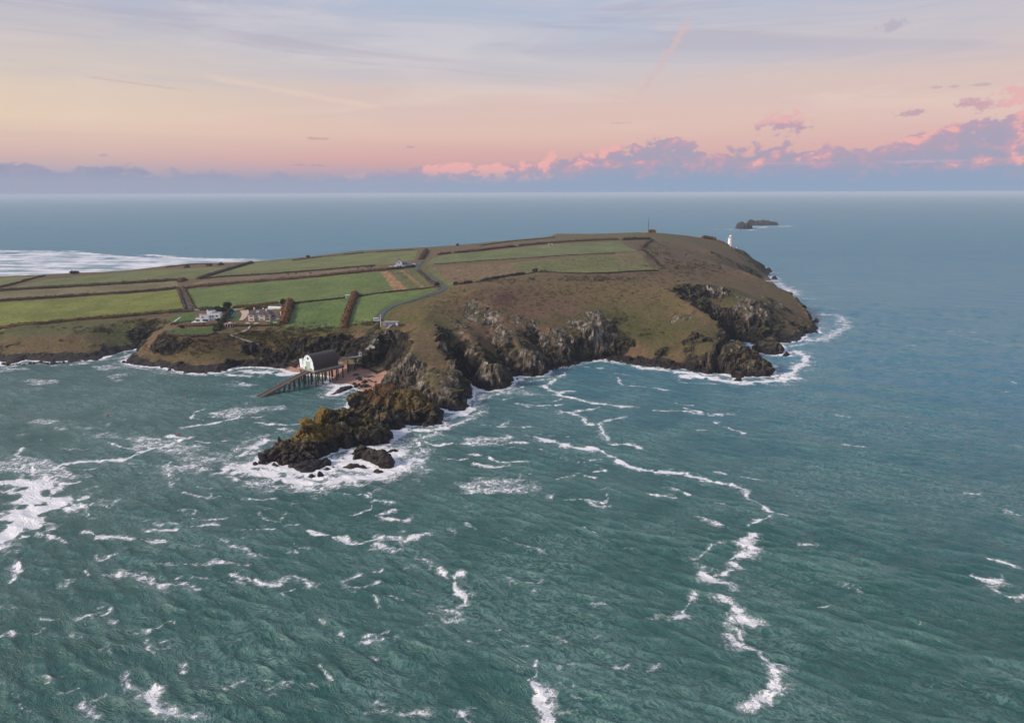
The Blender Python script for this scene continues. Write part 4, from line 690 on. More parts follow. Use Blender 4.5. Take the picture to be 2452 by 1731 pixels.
     (s((590, 888), (640, 893), (690, 897), (705, 893)), 6.5, 1.15), (s((540, 897), (600, 902)), 3, .9), (s((705, 895), (740, 905), (790, 905)), 5, .62), (s((785, 920), (835, 926), (860, 935)), 3.5, 1.05), (s((770, 950), (830, 960), (850, 970)), 5, .68), (s((800, 940), (850, 945)), 4, .75), (s((760, 975), (820, 985)), 3, .6), (s((15, 880), (60, 870), (95, 870)), 3, .95), (s((130, 876), (210, 870)), 3, .95), (s((235, 862), (290, 855), (330, 845)), 6, .8), (s((300, 876), (370, 885)), 2.2, .9), (s((405, 892), (470, 898), (530, 898)), 2, .9), (s((560, 912), (585, 913)), 1, .9), (s((600, 915), (598, 930)), .8, .85), (s((505, 945), (570, 942)), .8, .5),
     (s((1220, 920), (1250, 935), (1290, 940)), 1.4, .6), (s((1720, 549), (1762, 549)), 22, .62), (s((1740, 538), (1775, 540)), 14, .6), (s((1750, 550.5), (1785, 551), (1810, 550)), 16, 1.1), (s((1815, 546), (1835, 545)), 12, .9), (s((1800, 543), (1840, 543), (1885, 541.5)), 22, 1.05)]
    rr = np.random.default_rng(31)
    for i in range(120):        # scraps of old foam drifting all over the bay
        cx, cy = rr.uniform(-60, 1500), rr.uniform(1010, 1720); a = rr.normal()*.5+(.25 if cx > 700 else -.1); l = rr.uniform(8, 34)*(.6+.4*(cy-1000)/700); k_ = rr.normal()*6
        L.append(([(cx-l*math.cos(a), cy-l*.5*math.sin(a)), (cx, cy+k_), (cx+l*math.cos(a), cy+l*.5*math.sin(a))], rr.uniform(.6, 1.5), rr.uniform(.62, .86)))
    # the surf behind the point, far left: broken lines of breakers
    for (pts, w, d) in [(((-60, 600), (60, 604), (160, 610), (250, 622), (320, 630)), 8, 1.), (((165, 601), (205, 606), (222, 611)), 7, 1.1), (((0, 620), (40, 628), (60, 630)), 7, .95), (((50, 629), (90, 632)), 7, .95), (((98, 633), (140, 637), (200, 643)), 8, 1.), (((350, 610), (380, 612), (415, 616)), 12, 1.25), (((415, 617), (520, 620), (620, 624)), 14, .9), (((370, 633), (420, 634)), 9, .9), (((240, 645), (290, 646)), 10, .9), (((0, 650), (100, 653)), 12, .95)]:
        L.append((list(pts), w, d))
    return L
def smooth_line(p):
    if len(p) < 3: return resample(p, 3.)
    e = np.concatenate([2*p[:1]-p[1:2], p, 2*p[-1:]-p[-2:-1]]); o = []
    for i in range(1, len(e)-2):
        t = np.linspace(0, 1, 6, endpoint=False)[:, None]; a, b, c, q = e[i-1], e[i], e[i+1], e[i+2]; o.append(.5*(2*b+(c-a)*t+(2*a-5*b+4*c-q)*t**2+(3*b-a-3*c+q)*t**3))
    return np.concatenate(o+[p[-1:]])
SURF = [(-1300, 600), (-200, 598), (0, 599), (120, 601), (230, 607), (345, 616), (430, 617), (560, 620), (660, 622), (640, 632), (450, 640), (330, 655), (0, 668), (-200, 672), (-1300, 690)]
def sea():
    az = np.radians(np.r_[-180:-46:4., np.linspace(-43.5, 43.5, 660), 46:180.1:4.])
    r = np.r_[np.geomspace(4, 112, 12)[:-1], np.geomspace(112, 900, 640), np.geomspace(905, 3200, 150), np.geomspace(3300, 95000, 60)]
    A, Rr = np.meshgrid(az, r); x = (Rr*np.sin(A)).astype(np.float32); y = (Rr*np.cos(A)).astype(np.float32)
    rg = np.random.default_rng(21); z = np.zeros_like(x); dx = np.zeros_like(x); dy = np.zeros_like(x)
    gap = np.maximum(np.gradient(r)[:, None]*.7+0*A, Rr*.0024)
    for i in range(64):
        lam = 2.3*(9./2.3)**(i/57) if i < 58 else rg.uniform(20, 42); th = R_(205)+rg.normal()*.38 if i < 58 else R_(200)+rg.normal()*.22      # travelling towards the camera and to the left
        k = 2*math.pi/lam; a = .0088*lam*(1 if i < 58 else .34)*rg.uniform(.6, 1.2); ph = rg.uniform(0, 6.28)
        kx, ky = k*math.sin(th), k*math.cos(th); fade = sstep(lam/gap, 2., 3.6)
        q = kx*x+ky*y+ph+(.9*perlin(x/26+i, y/26, i*.7) if i % 2 else 0.); s, c = np.sin(q), np.cos(q); z += a*fade*c; dx -= .8*a*fade*s*kx/k; dy -= .8*a*fade*s*ky/k
    grp = (1+.5*perlin(x/38, y/38, 1.2)+.4*perlin(x/120, y/120, 5.2)).astype(np.float32)
    # shelter behind the headland on the left
    shel = 1-.45*sstep(-x-20, 0, 120)*sstep(y, 300, 420)*(y < 700)
    z *= grp*shel; dx *= grp*shel; dy *= grp*shel
    gx0, gx1, gy0, gy1, dr = -880, 480, 280, 1334, 3.
    D = dist_grid([COAST]+[f for f in ROCKFEET if f[:, 1].max() < 1320], gx0, gx1, gy0, gy1, dr)
    u = np.clip((x-gx0)/dr, 0, D.shape[1]-1.001); v = np.clip((y-gy0)/dr, 0, D.shape[0]-1.001); i, j = v.astype(int), u.astype(int); fy, fx = v-i, u-j
    d = D[i, j]*(1-fy)*(1-fx)+D[i+1, j]*fy*(1-fx)+D[i, j+1]*(1-fy)*fx+D[i+1, j+1]*fy*fx
    ing = (x > gx0) & (x < gx1) & (y > gy0) & (y < gy1); d = np.where(ing, d, 400.)
    big = fbm(x/30, y/30, 2.2, 3)
    hidden = sstep(y, 1000, 1100)
    big2 = fbm(x/62, y/62, 9.2, 3)
    foam = (.72*(1-sstep(d, .3, 4.5+4*big))+(.56+.2*big2)*(1-sstep(d, 4, 24+16*big+10*big2)))*(1-.3*sstep(y, 560, 900))
    foam = np.maximum(foam, 0)
    wx = (.7*perlin(x/2.6, y/2.6, 1.1)+1.2*perlin(x/6, y/6, 1.7)+2.*perlin(x/17, y/17, 6.1)).astype(np.float32); wy = (.7*perlin(x/2.6, y/2.6, 3.1)+1.2*perlin(x/6, y/6, 4.4)+2.*perlin(x/17, y/17, 8.3)).astype(np.float32)
    for pts, w, den in foam_lines():
        p = P(np.array([q[0] for q in pts]), np.array([q[1] for q in pts]), 0.)
        w = w*1.35; sc = min(1, w/2.2)**.6; pad = w*3+7
        p = smooth_line(p); m = (x > p[:, 0].min()-pad) & (x < p[:, 0].max()+pad) & (y > p[:, 1].min()-pad) & (y < p[:, 1].max()+pad)
        if not m.any(): continue
        xm, ym = x[m]+wx[m]*sc, y[m]+wy[m]*sc; dd = polydist(xm, ym, p); ww = w*np.clip(.62+.9*fbm(x[m]/7, y[m]/7, 3.3, 3), .12, 1.7)
        f = den*np.exp(-(dd/np.maximum(ww, .25))**1.15*.62); f[dd > w*3] = 0
        foam[m] = np.maximum(foam[m], f)
    sp = P(np.array([q[0] for q in SURF]), np.array([q[1] for q in SURF]), 0.)
    m = inpoly(x, y, sp); foam[m] = np.maximum(foam[m], (.90+.36*fbm(x/60, y/16, 1.1, 3))[m])
    # loose flecks of foam drifting in the bay
    patch = sstep(fbm(x/45, y/30, 7.2, 4), .02, .6)*(1-sstep(d, 120, 260))*(y < 600)*sstep(110-x, 0, 120); foam = np.maximum(foam, .72*patch)
    shal = np.exp(-d/26.)*(y < 900)
    turb = np.clip(.5+.6*fbm(x/90, y/70, 3.9, 3), 0, 1)
    V = np.stack([x+dx, y+dy, z], -1).reshape(-1, 3); ny, nx = x.shape
    idx = np.arange(ny*nx).reshape(ny, nx); fq = np.stack([idx[:-1, :-1], idx[1:, :-1], idx[1:, 1:], idx[:-1, 1:]], -1).reshape(-1, 4)
    # nothing of the sea lies under the land's heart
    dq = bil(HC, x, y); inn = (ing & (dq > 6)); keep = ~(inn[:-1, :-1] & inn[1:, :-1] & inn[1:, 1:] & inn[:-1, 1:]).ravel()
    m = bpy.data.materials.new('sea_water'); m.use_nodes = True; k = NT(m.node_tree); b = k.N['Principled BSDF']
    pos = k.new('ShaderNodeNewGeometry').outputs['Position']; fo = k.attr('foam'); sh = k.attr('shallow'); tb = k.attr('turbid')
    px_, py_, pz_ = k.sep(pos); p2 = k.xyz(px_, py_, 0.)
    f1 = k.noise(p2, .22, 7, .66, .6); f2 = k.noise(p2, 1.1, 4, .7, .3)
    wv = k.vmath('ADD', p2, k.xyz(k.math('MULTIPLY', k.math('SUBTRACT', k.noise(p2, .35, 3), .5), 4.), k.math('MULTIPLY', k.math('SUBTRACT', k.noise(k.xyz(py_, px_, 7.), .35, 3), .5), 4.), 0.))
    lace = k.vor(wv, .42, 'DISTANCE_TO_EDGE'); lace2 = k.vor(wv, 1.15, 'DISTANCE_TO_EDGE')
    web = k.math('MAXIMUM', k.math('SUBTRACT', 1., k.step(lace, .0, .22)), k.math('MULTIPLY', .8, k.math('SUBTRACT', 1., k.step(lace2, 0., .26))))
    f3 = k.noise(p2, .62, 5, .7, .4)
    fs = k.math('ADD', k.math('MULTIPLY', k.lin(f1, .3, .7), .40), k.math('ADD', k.math('MULTIPLY', k.lin(f3, .3, .7), .40), k.math('MULTIPLY', k.lin(f2, .3, .7), .20)))
    ffar = k.lin(k.noise(k.xyz(k.math('MULTIPLY', px_, .012), k.math('MULTIPLY', py_, .034), 0.), 1., 5, .6), .3, .7)
    fs = k.lin(k.step(py_, 820., 1000.), 0., 1., fs, ffar)
    thr = k.math('ADD', .26, k.math('SUBTRACT', k.math('MULTIPLY', fs, 1.12), k.math('MULTIPLY', web, k.lin(py_, 600., 900., .2, 0.))))
    dt = k.math('SUBTRACT', fo, thr); cov = k.math('MAXIMUM', k.math('MULTIPLY', k.step(dt, k.lin(k.step(py_, 820., 1000.), 0., 1., -.02, -.45), k.lin(k.step(py_, 820., 1000.), 0., 1., .20, .45)), .92), k.math('MULTIPLY', k.step(dt, -.26, .1), .30))
    cap = k.math('MULTIPLY', k.step(k.noise(k.xyz(k.math('MULTIPLY', px_, .5), py_, 3.), .16, 6, .68, .3), .655, .72), k.math('MULTIPLY', k.step(k.noise(p2, .012, 2), .40, .6), k.lin(px_, 60., 260., .42, .85)))
    cov = k.math('MAXIMUM', cov, cap)
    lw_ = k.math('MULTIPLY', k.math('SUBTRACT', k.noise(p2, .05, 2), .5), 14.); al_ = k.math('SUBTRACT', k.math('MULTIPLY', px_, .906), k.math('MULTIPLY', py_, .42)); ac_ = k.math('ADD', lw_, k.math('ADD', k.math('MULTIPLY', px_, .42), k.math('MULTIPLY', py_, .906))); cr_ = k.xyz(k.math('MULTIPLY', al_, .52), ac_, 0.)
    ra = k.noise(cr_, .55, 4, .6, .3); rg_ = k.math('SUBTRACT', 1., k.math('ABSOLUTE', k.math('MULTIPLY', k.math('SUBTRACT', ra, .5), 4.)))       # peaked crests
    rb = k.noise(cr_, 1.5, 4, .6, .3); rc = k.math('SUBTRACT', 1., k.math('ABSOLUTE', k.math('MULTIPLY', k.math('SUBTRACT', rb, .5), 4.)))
    col = k.mix(tb, (.017, .078, .066), (.030, .098, .088)); col = k.mix(k.math('MULTIPLY', sh, .8), col, (.055, .105, .098))
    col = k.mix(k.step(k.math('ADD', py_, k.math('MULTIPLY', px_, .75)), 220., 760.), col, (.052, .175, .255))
    crest = k.step(k.math('ADD', pz_, k.math('MULTIPLY', k.math('SUBTRACT', k.noise(p2, .6, 5, .7), .5), .7)), -.1, .6); col = k.mix(k.math('MULTIPLY', crest, .5), col, (.095, .195, .180))  # aerated crest tint, with sky sheen on the wave tops painted in as colour
    sheen_vein = k.step(rg_, .72, 1.); col = k.mix(k.math('MULTIPLY', sheen_vein, k.math('MULTIPLY', .62, k.step(k.math('ADD', k.noise(p2, .035, 3), k.math('MULTIPLY', k.math('SUBTRACT', k.noise(p2, .008, 2), .5), .8)), .36, .66))), col, (.16, .26, .245))  # pale ripple lines: reflected sky highlights painted into the water colour
    sheen_vein2 = k.step(rc, .70, 1.); col = k.mix(k.math('MULTIPLY', sheen_vein2, k.math('MULTIPLY', .30, k.step(k.noise(p2, .05, 3), .38, .6))), col, (.16, .26, .245))  # finer ripple highlights, also painted as a lighter base colour
    w = k.new('ShaderNodeBsdfPrincipled') if False else b
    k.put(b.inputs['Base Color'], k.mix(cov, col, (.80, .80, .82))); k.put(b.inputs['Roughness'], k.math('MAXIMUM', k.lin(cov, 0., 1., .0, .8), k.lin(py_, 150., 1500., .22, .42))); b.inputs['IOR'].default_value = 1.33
    k.put(b.inputs['Specular IOR Level'], k.math('MULTIPLY', k.lin(cov, 0., 1., .5, .1), k.lin(py_, 400., 1400., 1., .55)))
    hgt = k.math('ADD', k.math('MULTIPLY', rg_, .34), k.math('ADD', k.math('MULTIPLY', rc, .09), k.math('MULTIPLY', cov, .12)))
    bn = k.new('ShaderNodeBump'); bn.inputs['Distance'].default_value = 1.0; bn.inputs['Strength'].default_value = 1.; k.put(bn.inputs['Height'], hgt); k.L.new(bn.outputs[0], b.inputs['Normal'])
    v_, f_, a_ = compact(V, fq[keep], {'foam': foam.ravel(), 'shallow': shal.ravel(), 'turbid': turb.ravel()})
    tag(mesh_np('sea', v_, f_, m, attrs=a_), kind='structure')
sea()
def haze():
    mb = MB().box(-98000, 98000, -98000, 98000, -12, 124)
    m = bpy.data.materials.new('haze_air'); m.use_nodes = True; k = NT(m.node_tree); k.N.remove(k.N['Principled BSDF'])
    v = k.new('ShaderNodeVolumePrincipled'); v.inputs['Color'].default_value = (.70, .85, 1., 1); v.inputs['Density'].default_value = 0.00007; v.inputs['Anisotropy'].default_value = .0
    k.L.new(v.outputs[0], k.N['Material Output'].inputs['Volume'])
    tag(mb.build('haze', m), kind='stuff')
haze()
# ------------------------------------------------------------------ hedges, trees, bushes
def leafy(name, cols, sc=.8):
    if name in _bm: return _bm[name]
    m = bpy.data.materials.new(name); m.use_nodes = True; k = NT(m.node_tree); b = k.N['Principled BSDF']; pos = k.new('ShaderNodeNewGeometry').outputs['Position']
    f = k.noise(pos, sc, 4, .65); c = k.ramp(f, [(.32, cols[0]), (.5, cols[1]), (.68, cols[2])]); k.put(b.inputs['Base Color'], c); b.inputs['Roughness'].default_value = .85; b.inputs['Specular IOR Level'].default_value = .2
    _bm[name] = m; return m
LEAF = {'brown': leafy('bramble_hedge', [(.040, .026, .020), (.075, .048, .034), (.105, .066, .044)]), 'dark': leafy('dark_hedge', [(.018, .017, .012), (.036, .032, .022), (.062, .048, .034)]),
        'rust': leafy('rust_hedge', [(.060, .029, .014), (.122, .058, .024), (.18, .092, .038)]), 'green': leafy('evergreen_hedge', [(.012, .015, .008), (.026, .032, .015), (.046, .050, .024)]), 'bronze': leafy('bronze_hedge', [(.045, .028, .014), (.095, .055, .024), (.13, .08, .032)])}
def leaves_on(P3, N3, size, rg):
    """one small square of leaves at each point, tilted off the surface"""
    k = len(P3); t = rg.normal(size=(k, 3)); nn = N3+.8*rg.normal(size=(k, 3)); nn /= np.linalg.norm(nn, axis=1)[:, None]
    u = np.cross(nn, t); u /= np.linalg.norm(u, axis=1)[:, None]; v = np.cross(nn, u); s = (size*rg.uniform(.6, 1.3, k))[:, None]
    V = np.stack([P3-u*s-v*s*.7, P3+u*s-v*s*.7, P3+u*s+v*s*.7, P3-u*s+v*s*.7], 1).reshape(-1, 3); return V, np.arange(4*k).reshape(k, 4)
def hedge(label, pts, w, h, kind, cat='hedge', group=None, dens=5., gaps=0.):
    rg = np.random.default_rng(abs(hash(label.encode())) % 1 + len(label)*131+int(pts[0][0])); c = resample(G(*pts), 1.3); c[:, 2] = Hs(c[:, 0], c[:, 1])
    d = np.gradient(c[:, :2], axis=0); d /= np.maximum(np.linalg.norm(d, axis=1), 1e-6)[:, None]; sd = np.stack([d[:, 1], -d[:, 0]], 1)
    prof = [(-.5, -.15), (-.55, .35), (-.38, .8), (0., 1.0), (.38, .8), (.55, .35), (.5, -.15)]; k = len(c); V = []
    hv = 1+.22*fbm(c[:, 0]/9, c[:, 1]/9, len(label)*.7, 3)
    if gaps: hv = hv*np.where(perlin(c[:, 0]/16, c[:, 1]/16, 5.5) < -gaps, .25, 1.)
    e = np.minimum(1, np.minimum(np.arange(k)+.3, k-.7-np.arange(k))/1.5); hv = hv*(.5+.5*e)
    for a, b in prof:
        q = c.copy(); j = 1+.3*perlin(c[:, 0]/2.4+a*9, c[:, 1]/2.4+b*7, a*3.); q[:, :2] += sd*(a*w*j)[:, None]; q[:, 2] += b*h*hv*(1+.25*perlin(c[:, 0]/1.9, c[:, 1]/1.9+a*5, 2.+b)) if b > 0 else -.4; V.append(q)
    V = np.stack(V, 1); m = len(prof); idx = np.arange(k*m).reshape(k, m); fq = np.stack([idx[:-1, :-1], idx[1:, :-1], idx[1:, 1:], idx[:-1, 1:]], -1).reshape(-1, 4)
    Vf = V.reshape(-1, 3); ctr = np.repeat(c+np.array([0, 0, h*.35]), m, 0); nl = int(k*1.3*dens); pick = rg.integers(0, len(Vf), nl); p3 = Vf[pick]+rg.normal(size=(nl, 3))*np.array([.35, .35, .2]); nrm = Vf[pick]-ctr[pick]; nrm /= np.maximum(np.linalg.norm(nrm, axis=1), 1e-3)[:, None]
    lv, lf = leaves_on(p3+nrm*.1, nrm, .32+.05*h, rg); o0 = c.mean(0); o0[2] = c[:, 2].min()
    caps = np.array([[0, 1, 5, 6], [1, 2, 4, 5]]); caps = np.concatenate([caps, caps[:, ::-1]+(k-1)*m])
    o = mesh_np('hedge', np.concatenate([Vf, lv])-o0, np.concatenate([fq, caps, lf+len(Vf)]), LEAF[kind], smooth=False); o.location = o0
    return tag(o, label, cat, group)
hedge('tawny hedge along the lower edge of the big yellow green field', [(-70, 797), (0, 787), (90, 777), (190, 767), (300, 758), (390, 750), (440, 745)], 3.2, 2.4, 'bronze')
hedge('dark hedge along the top of the big yellow green field', [(-70, 729), (0, 721), (150, 711.5), (300, 702), (424, 691)], 3.0, 2.2, 'brown')
hedge('brown hedge between the straw coloured strip and the upper left field', [(-70, 703), (0, 697), (150, 688.5), (300, 680), (432, 671)], 3.2, 2.6, 'brown')
hedge('low dark hedge slanting to the surf at the far left corner', [(-20, 692), (10, 686), (50, 676), (105, 661)], 2.6, 1.5, 'brown')
hedge('thorn hedge climbing diagonally from the lane end to the shore', [(474, 669), (500, 661), (535, 650), (570, 640), (604, 630)], 4.0, 2.6, 'brown')
hedge('upper dark hedge beside the strip with the grazing cattle', [(486, 668), (540, 663), (590, 660), (640, 658), (700, 653), (800, 645), (900, 637)], 2.2, 1.5, 'dark')
hedge('thick brown hedge along the top of the long green field', [(448, 690), (520, 683), (600, 676.5), (700, 668.5), (800, 659), (923, 648)], 4.0, 2.4, 'brown')
hedge('dark garden hedge below the white farmhouse', [(925, 646), (950, 644.5), (985, 641), (992, 638)], 3., 2.2, 'dark')
hedge('low dark wall hedge along the bottom of the long green field', [(700, 727), (770, 720), (837, 712.5), (944, 698.5), (1030, 690), (1054, 687)], 1.6, 1.1, 'dark', dens=3)
hedge('tall rust orange hedge running down to the cliff between two paddocks', [(850, 704), (845, 720), (838, 738), (832, 756), (826, 775), (822, 788)], 4.6, 3.4, 'rust', dens=10)
hedge('thick rust orange hedge at the right end of the hipped house garden', [(694, 724), (691, 735), (687, 750), (684, 764), (679, 777)], 6.0, 4.2, 'rust', dens=12)
hedge('bushy left hedge of the tarmac lane between the fields', [(426, 690), (433, 706), (438, 722), (445, 740)], 2.2, 1.5, 'brown'); hedge('bushy right hedge of the tarmac lane between the fields', [(438, 689), (446, 704), (455, 722), (467, 741)], 2.6, 1.7, 'bronze')
hedge('dark scrub where three hedges meet at the head of the lane', [(430, 676), (438, 672), (446, 671)], 5., 3., 'brown')
hedge('clipped dark hedge behind the white flat roofed house', [(405, 749), (440, 747), (475, 745), (528, 742)], 3.0, 2.6, 'green', dens=7)
hedge('tall dark hedge dividing the gardens of the two seaside houses', [(552, 746), (545, 757), (536, 769), (527, 782), (519, 793)], 3.4, 3.2, 'green', dens=8)
hedge('bronze hedge above the hipped roof house', [(558, 738), (585, 735.5), (611, 733), (640, 730), (666, 727)], 2.6, 2.0, 'bronze', dens=7); hedge('dark clipped hedge close behind the hipped roof house', [(587, 742), (610, 740), (640, 738.5), (672, 737)], 2.8, 2.2, 'green', dens=7)
hedge('low dark hedge along the seaward lawn of the hipped roof house', [(566, 780), (590, 781), (620, 781), (650, 780), (672, 779)], 1.8, 1.2, 'green', dens=6)
hedge('dark border planting under the terrace of the white flat roofed house', [(430, 781), (455, 780), (480, 780), (505, 779), (518, 778)], 3.2, 1.4, 'brown', dens=7); hedge('scrubby hedge round the seaward side of the white house lawn', [(398, 801), (420, 804), (460, 806), (500, 804), (519, 797)], 2.0, 1.1, 'brown')
hedge('low hedge beside the terrace left of the white flat roofed house', [(410, 778), (430, 774), (462, 772)], 2.2, 1.4, 'green')
hedge('dark tufted hedge along the lower edge of the stubble field', [(1088, 683), (1110, 680), (1130, 676.5)], 2.6, 2.0, 'dark'); hedge('long dark hedge between the stubble field and the open heath', [(1138, 676), (1180, 669.5), (1220, 662), (1257, 657), (1281, 653), (1310, 653)], 2.6, 2.2, 'dark', gaps=.35); hedge('thin dark hedge bank continuing along the green field to the heath wall', [(1312, 653), (1394, 656), (1450, 654.5), (1520, 651), (1577, 649)], 1.8, 1.0, 'dark', dens=3)
hedge('broken brown hedge above the upper green field, left part', [(1048, 611), (1065, 609), (1080, 607)], 3., 2.2, 'brown'); hedge('long brown hedge above the upper green field', [(1086, 607), (1120, 603.5), (1150, 601), (1230, 591), (1321, 583), (1424, 576.5), (1482, 575)], 3.4, 2.6, 'brown', gaps=.5); hedge('tall brown hedge at the right end of the upper green field', [(1490, 575.5), (1520, 574), (1558, 573.5)], 3.4, 3.2, 'brown')
hedge('thin brown bank between the upper green field and the stubble field', [(1040, 634), (1150, 625.5), (1270, 618), (1363, 611.5), (1473, 607)], 1.6, .8, 'brown', dens=3)
hedge('old wall grown with scrub climbing the heath right of the fields', [(1537, 598), (1552, 609), (1568, 623), (1590, 644)], 2.0, 1.3, 'dark'); hedge('scrub bank rounding the corner below the radio mast', [(1560, 575), (1548, 583), (1537, 595)], 3.5, 1.8, 'brown')
hedge('thick dark hedge along the lane above the white farmhouse', [(1008, 623), (1014, 612), (1021, 600)], 4.5, 3.2, 'brown'); hedge('scruffy hedge beside the road below the white farmhouse', [(1002, 650), (1018, 664), (1032, 676), (1046, 684)], 3.2, 1.8, 'brown', gaps=.3)
hedge('dark hedge on the skyline leading to the lighthouse', [(1682, 566.5), (1694, 569), (1706, 572), (1716, 576)], 5., 4.2, 'brown'); hedge('low dark bank along the skyline just left of the lighthouse', [(1718, 577), (1732, 583), (1746, 589)], 3.5, 2.2, 'brown')
hedge('thin hedge on the skyline pasture far left', [(395, 641), (457, 634), (500, 632)], 2.4, 1.2, 'brown'); hedge('skyline hedge of the shore pasture in the middle distance', [(700, 624), (790, 614), (863, 607), (940, 602), (1000, 598)], 2.0, 1.1, 'brown', gaps=.2); hedge('faint hedge bank crossing the bare hilltop pasture', [(1150, 589), (1220, 579), (1290, 573), (1330, 570)], 2.2, 1.2, 'brown')
def crown_mesh(rg, r, h, n_=9, leaves=420, ls=.42):
    import bmesh
    bm = bmesh.new(); bmesh.ops.create_icosphere(bm, subdivisions=2, radius=1); v0 = np.array([v.co for v in bm.verts]); f0 = np.array([[v.index for v in f.verts] for f in bm.faces]); bm.free()
    P3, N3 = [], []; V, Fc, b = [], [], 0
    for i in range(n_):
        a = rg.uniform(0, 6.28); q = rg.uniform(0, .62)*r; c = np.array([q*math.cos(a), q*math.sin(a), h*rg.uniform(.35, .8)]); rr = r*rg.uniform(.3, .5)
        v = v0*(1+.3*perlin(v0[:, 0]*1.7+i*3, v0[:, 1]*1.7, v0[:, 2]*1.7)[:, None])*np.array([rr, rr, rr*.8])*.86+c; V.append(np.c_[v]); Fc.append(f0+b); b += len(v)
        d = rg.normal(size=(leaves//n_, 3)); d /= np.linalg.norm(d, axis=1)[:, None]; P3.append(c+d*np.array([rr, rr, rr*.8])*rg.uniform(.85, 1.12, len(d))[:, None]); N3.append(d)
    lv, lf = leaves_on(np.concatenate(P3), np.concatenate(N3), ls, rg); tri = lf[:, [0, 1, 2]]; tri2 = lf[:, [0, 2, 3]]
    return np.concatenate(V+[lv]), np.concatenate(Fc+[tri+b, tri2+b])
def tree(name, label, px, py, r, h, kind, cat='tree', group=None, seed=1):
    rg = np.random.default_rng(seed); p = g(px, py); e = empty(name, p, 0, label, cat, group)
    v, f = crown_mesh(rg, r, h); mesh_np('crown', v, f, LEAF[kind], e, smooth=False)
    t = MB().lathe([(.28, -.6), (.2, h*.3), (.12, h*.6)], 7)
    for i in range(3): a = rg.uniform(0, 6.28); t.bar((0, 0, h*.25), (r*.5*math.cos(a), r*.5*math.sin(a), h*.6), .1)
    t.build('trunk', M('bark', (.06, .048, .038), .9), e); return e
tree('tree', 'wind bent dark evergreen tree at the corner above the white house', 545, 741, 4.6, 6., 'green', seed=2); tree('tree', 'dark round tree between the white house and the divider hedge', 534, 750, 3.8, 4.6, 'green', seed=3); tree('tree', 'broad dark evergreen tree behind the white house', 523, 747, 3.4, 4.4, 'green', seed=8)
tree('tree', 'dark evergreen tree against the thick rust orange hedge', 676, 731, 3.6, 5., 'green', seed=4); tree('bush', 'black green bush on the far side of the thick rust orange hedge', 702, 741, 2.6, 3.4, 'green', 'bush', seed=5)
tree('bush', 'rounded gorse bush on the road bend below the stubble field', 1046, 684, 3., 2.8, 'brown', 'bush', seed=6); tree('bush', 'dark bush at the left tip of the stubble field hedge', 1092, 682, 3., 2.4, 'dark', 'bush', seed=7); tree('bush', 'dark clump breaking the long hedge above the heath', 1281, 652, 3.4, 3., 'dark', 'bush', seed=9)
tree('bush', 'rounded shrub on the lawn in front of the white house', 436, 786, 2.0, 2.2, 'green', 'bush', seed=10); tree('bush', 'dark shrub at the right corner of the white house', 524, 769, 1.7, 1.9, 'green', 'bush', seed=11)
tree('bush', 'dark bush standing against the surf on the far left skyline', 180, 656, 6.5, 3.4, 'brown', 'bush', seed=12); tree('bush', 'lone bush on the shore pasture skyline', 738, 617, 3.4, 3., 'brown', 'bush', seed=13); tree('bush', 'low bush on the skyline right of the farmhouse', 1096, 588.5, 3.4, 2.4, 'brown', 'bush', seed=14)
for i, (px, sd) in enumerate([(448, 15), (500, 16), (527, 17)]): tree('bush', ['scrubby bush on the shore slope behind the far left field', 'flat dark scrub on the shore slope above the diagonal hedge', 'dark scrub at the shore end of the diagonal hedge'][i], px, [641, 637, 635][i], 5., 2.2, 'brown', 'bush', seed=sd)
def scrub():
    """low bramble and bracken clumps over the slopes round the coves"""
    rg = np.random.default_rng(77); V, Fc, b = [], [], 0
    for (cx, cy, rx, ry, n_, s) in [(660, 815, 110, 26, 420, .9), (770, 790, 80, 10, 120, .8), (450, 830, 100, 22, 200, .8), (360, 772, 60, 8, 90, .9), (620, 800, 60, 8, 100, .9), (890, 775, 30, 6, 40, .8), (1470, 800, 120, 14, 60, .9), (230, 790, 90, 10, 60, .8), (1640, 640, 80, 25, 120, 1.1), (1420, 668, 120, 8, 90, 1.0), (1570, 600, 40, 20, 50, 1.2), (1180, 672, 90, 6, 50, .8), (1300, 705, 190, 34, 330, .55), (1080, 725, 80, 30, 120, .5), (1560, 690, 120, 50, 160, .6), (1700, 640, 90, 25, 120, .9)]:
        for i in range(n_):
            p = g(cx+rg.normal()*rx*.55, cy+rg.normal()*ry*.55)
            if p[2] < 6 or float(bil(SLOPE, p[0], p[1])) > 1.3: continue
            k = rg.integers(10, 18); q = p+rg.normal(size=(k, 3))*np.array([1.3, 1.3, .35])*s+np.array([0, 0, .35]); nn = np.tile([0, -.3, 1.], (k, 1)); v, f = leaves_on(q, nn, .42*s, rg); V.append(v); Fc.append(f+b); b += len(v)
    tag(mesh_np('undergrowth', np.concatenate(V), np.concatenate(Fc), leafy('scrub', [(.030, .026, .014), (.060, .048, .022), (.095, .060, .030)], .12), smooth=False), kind='stuff')
scrub()
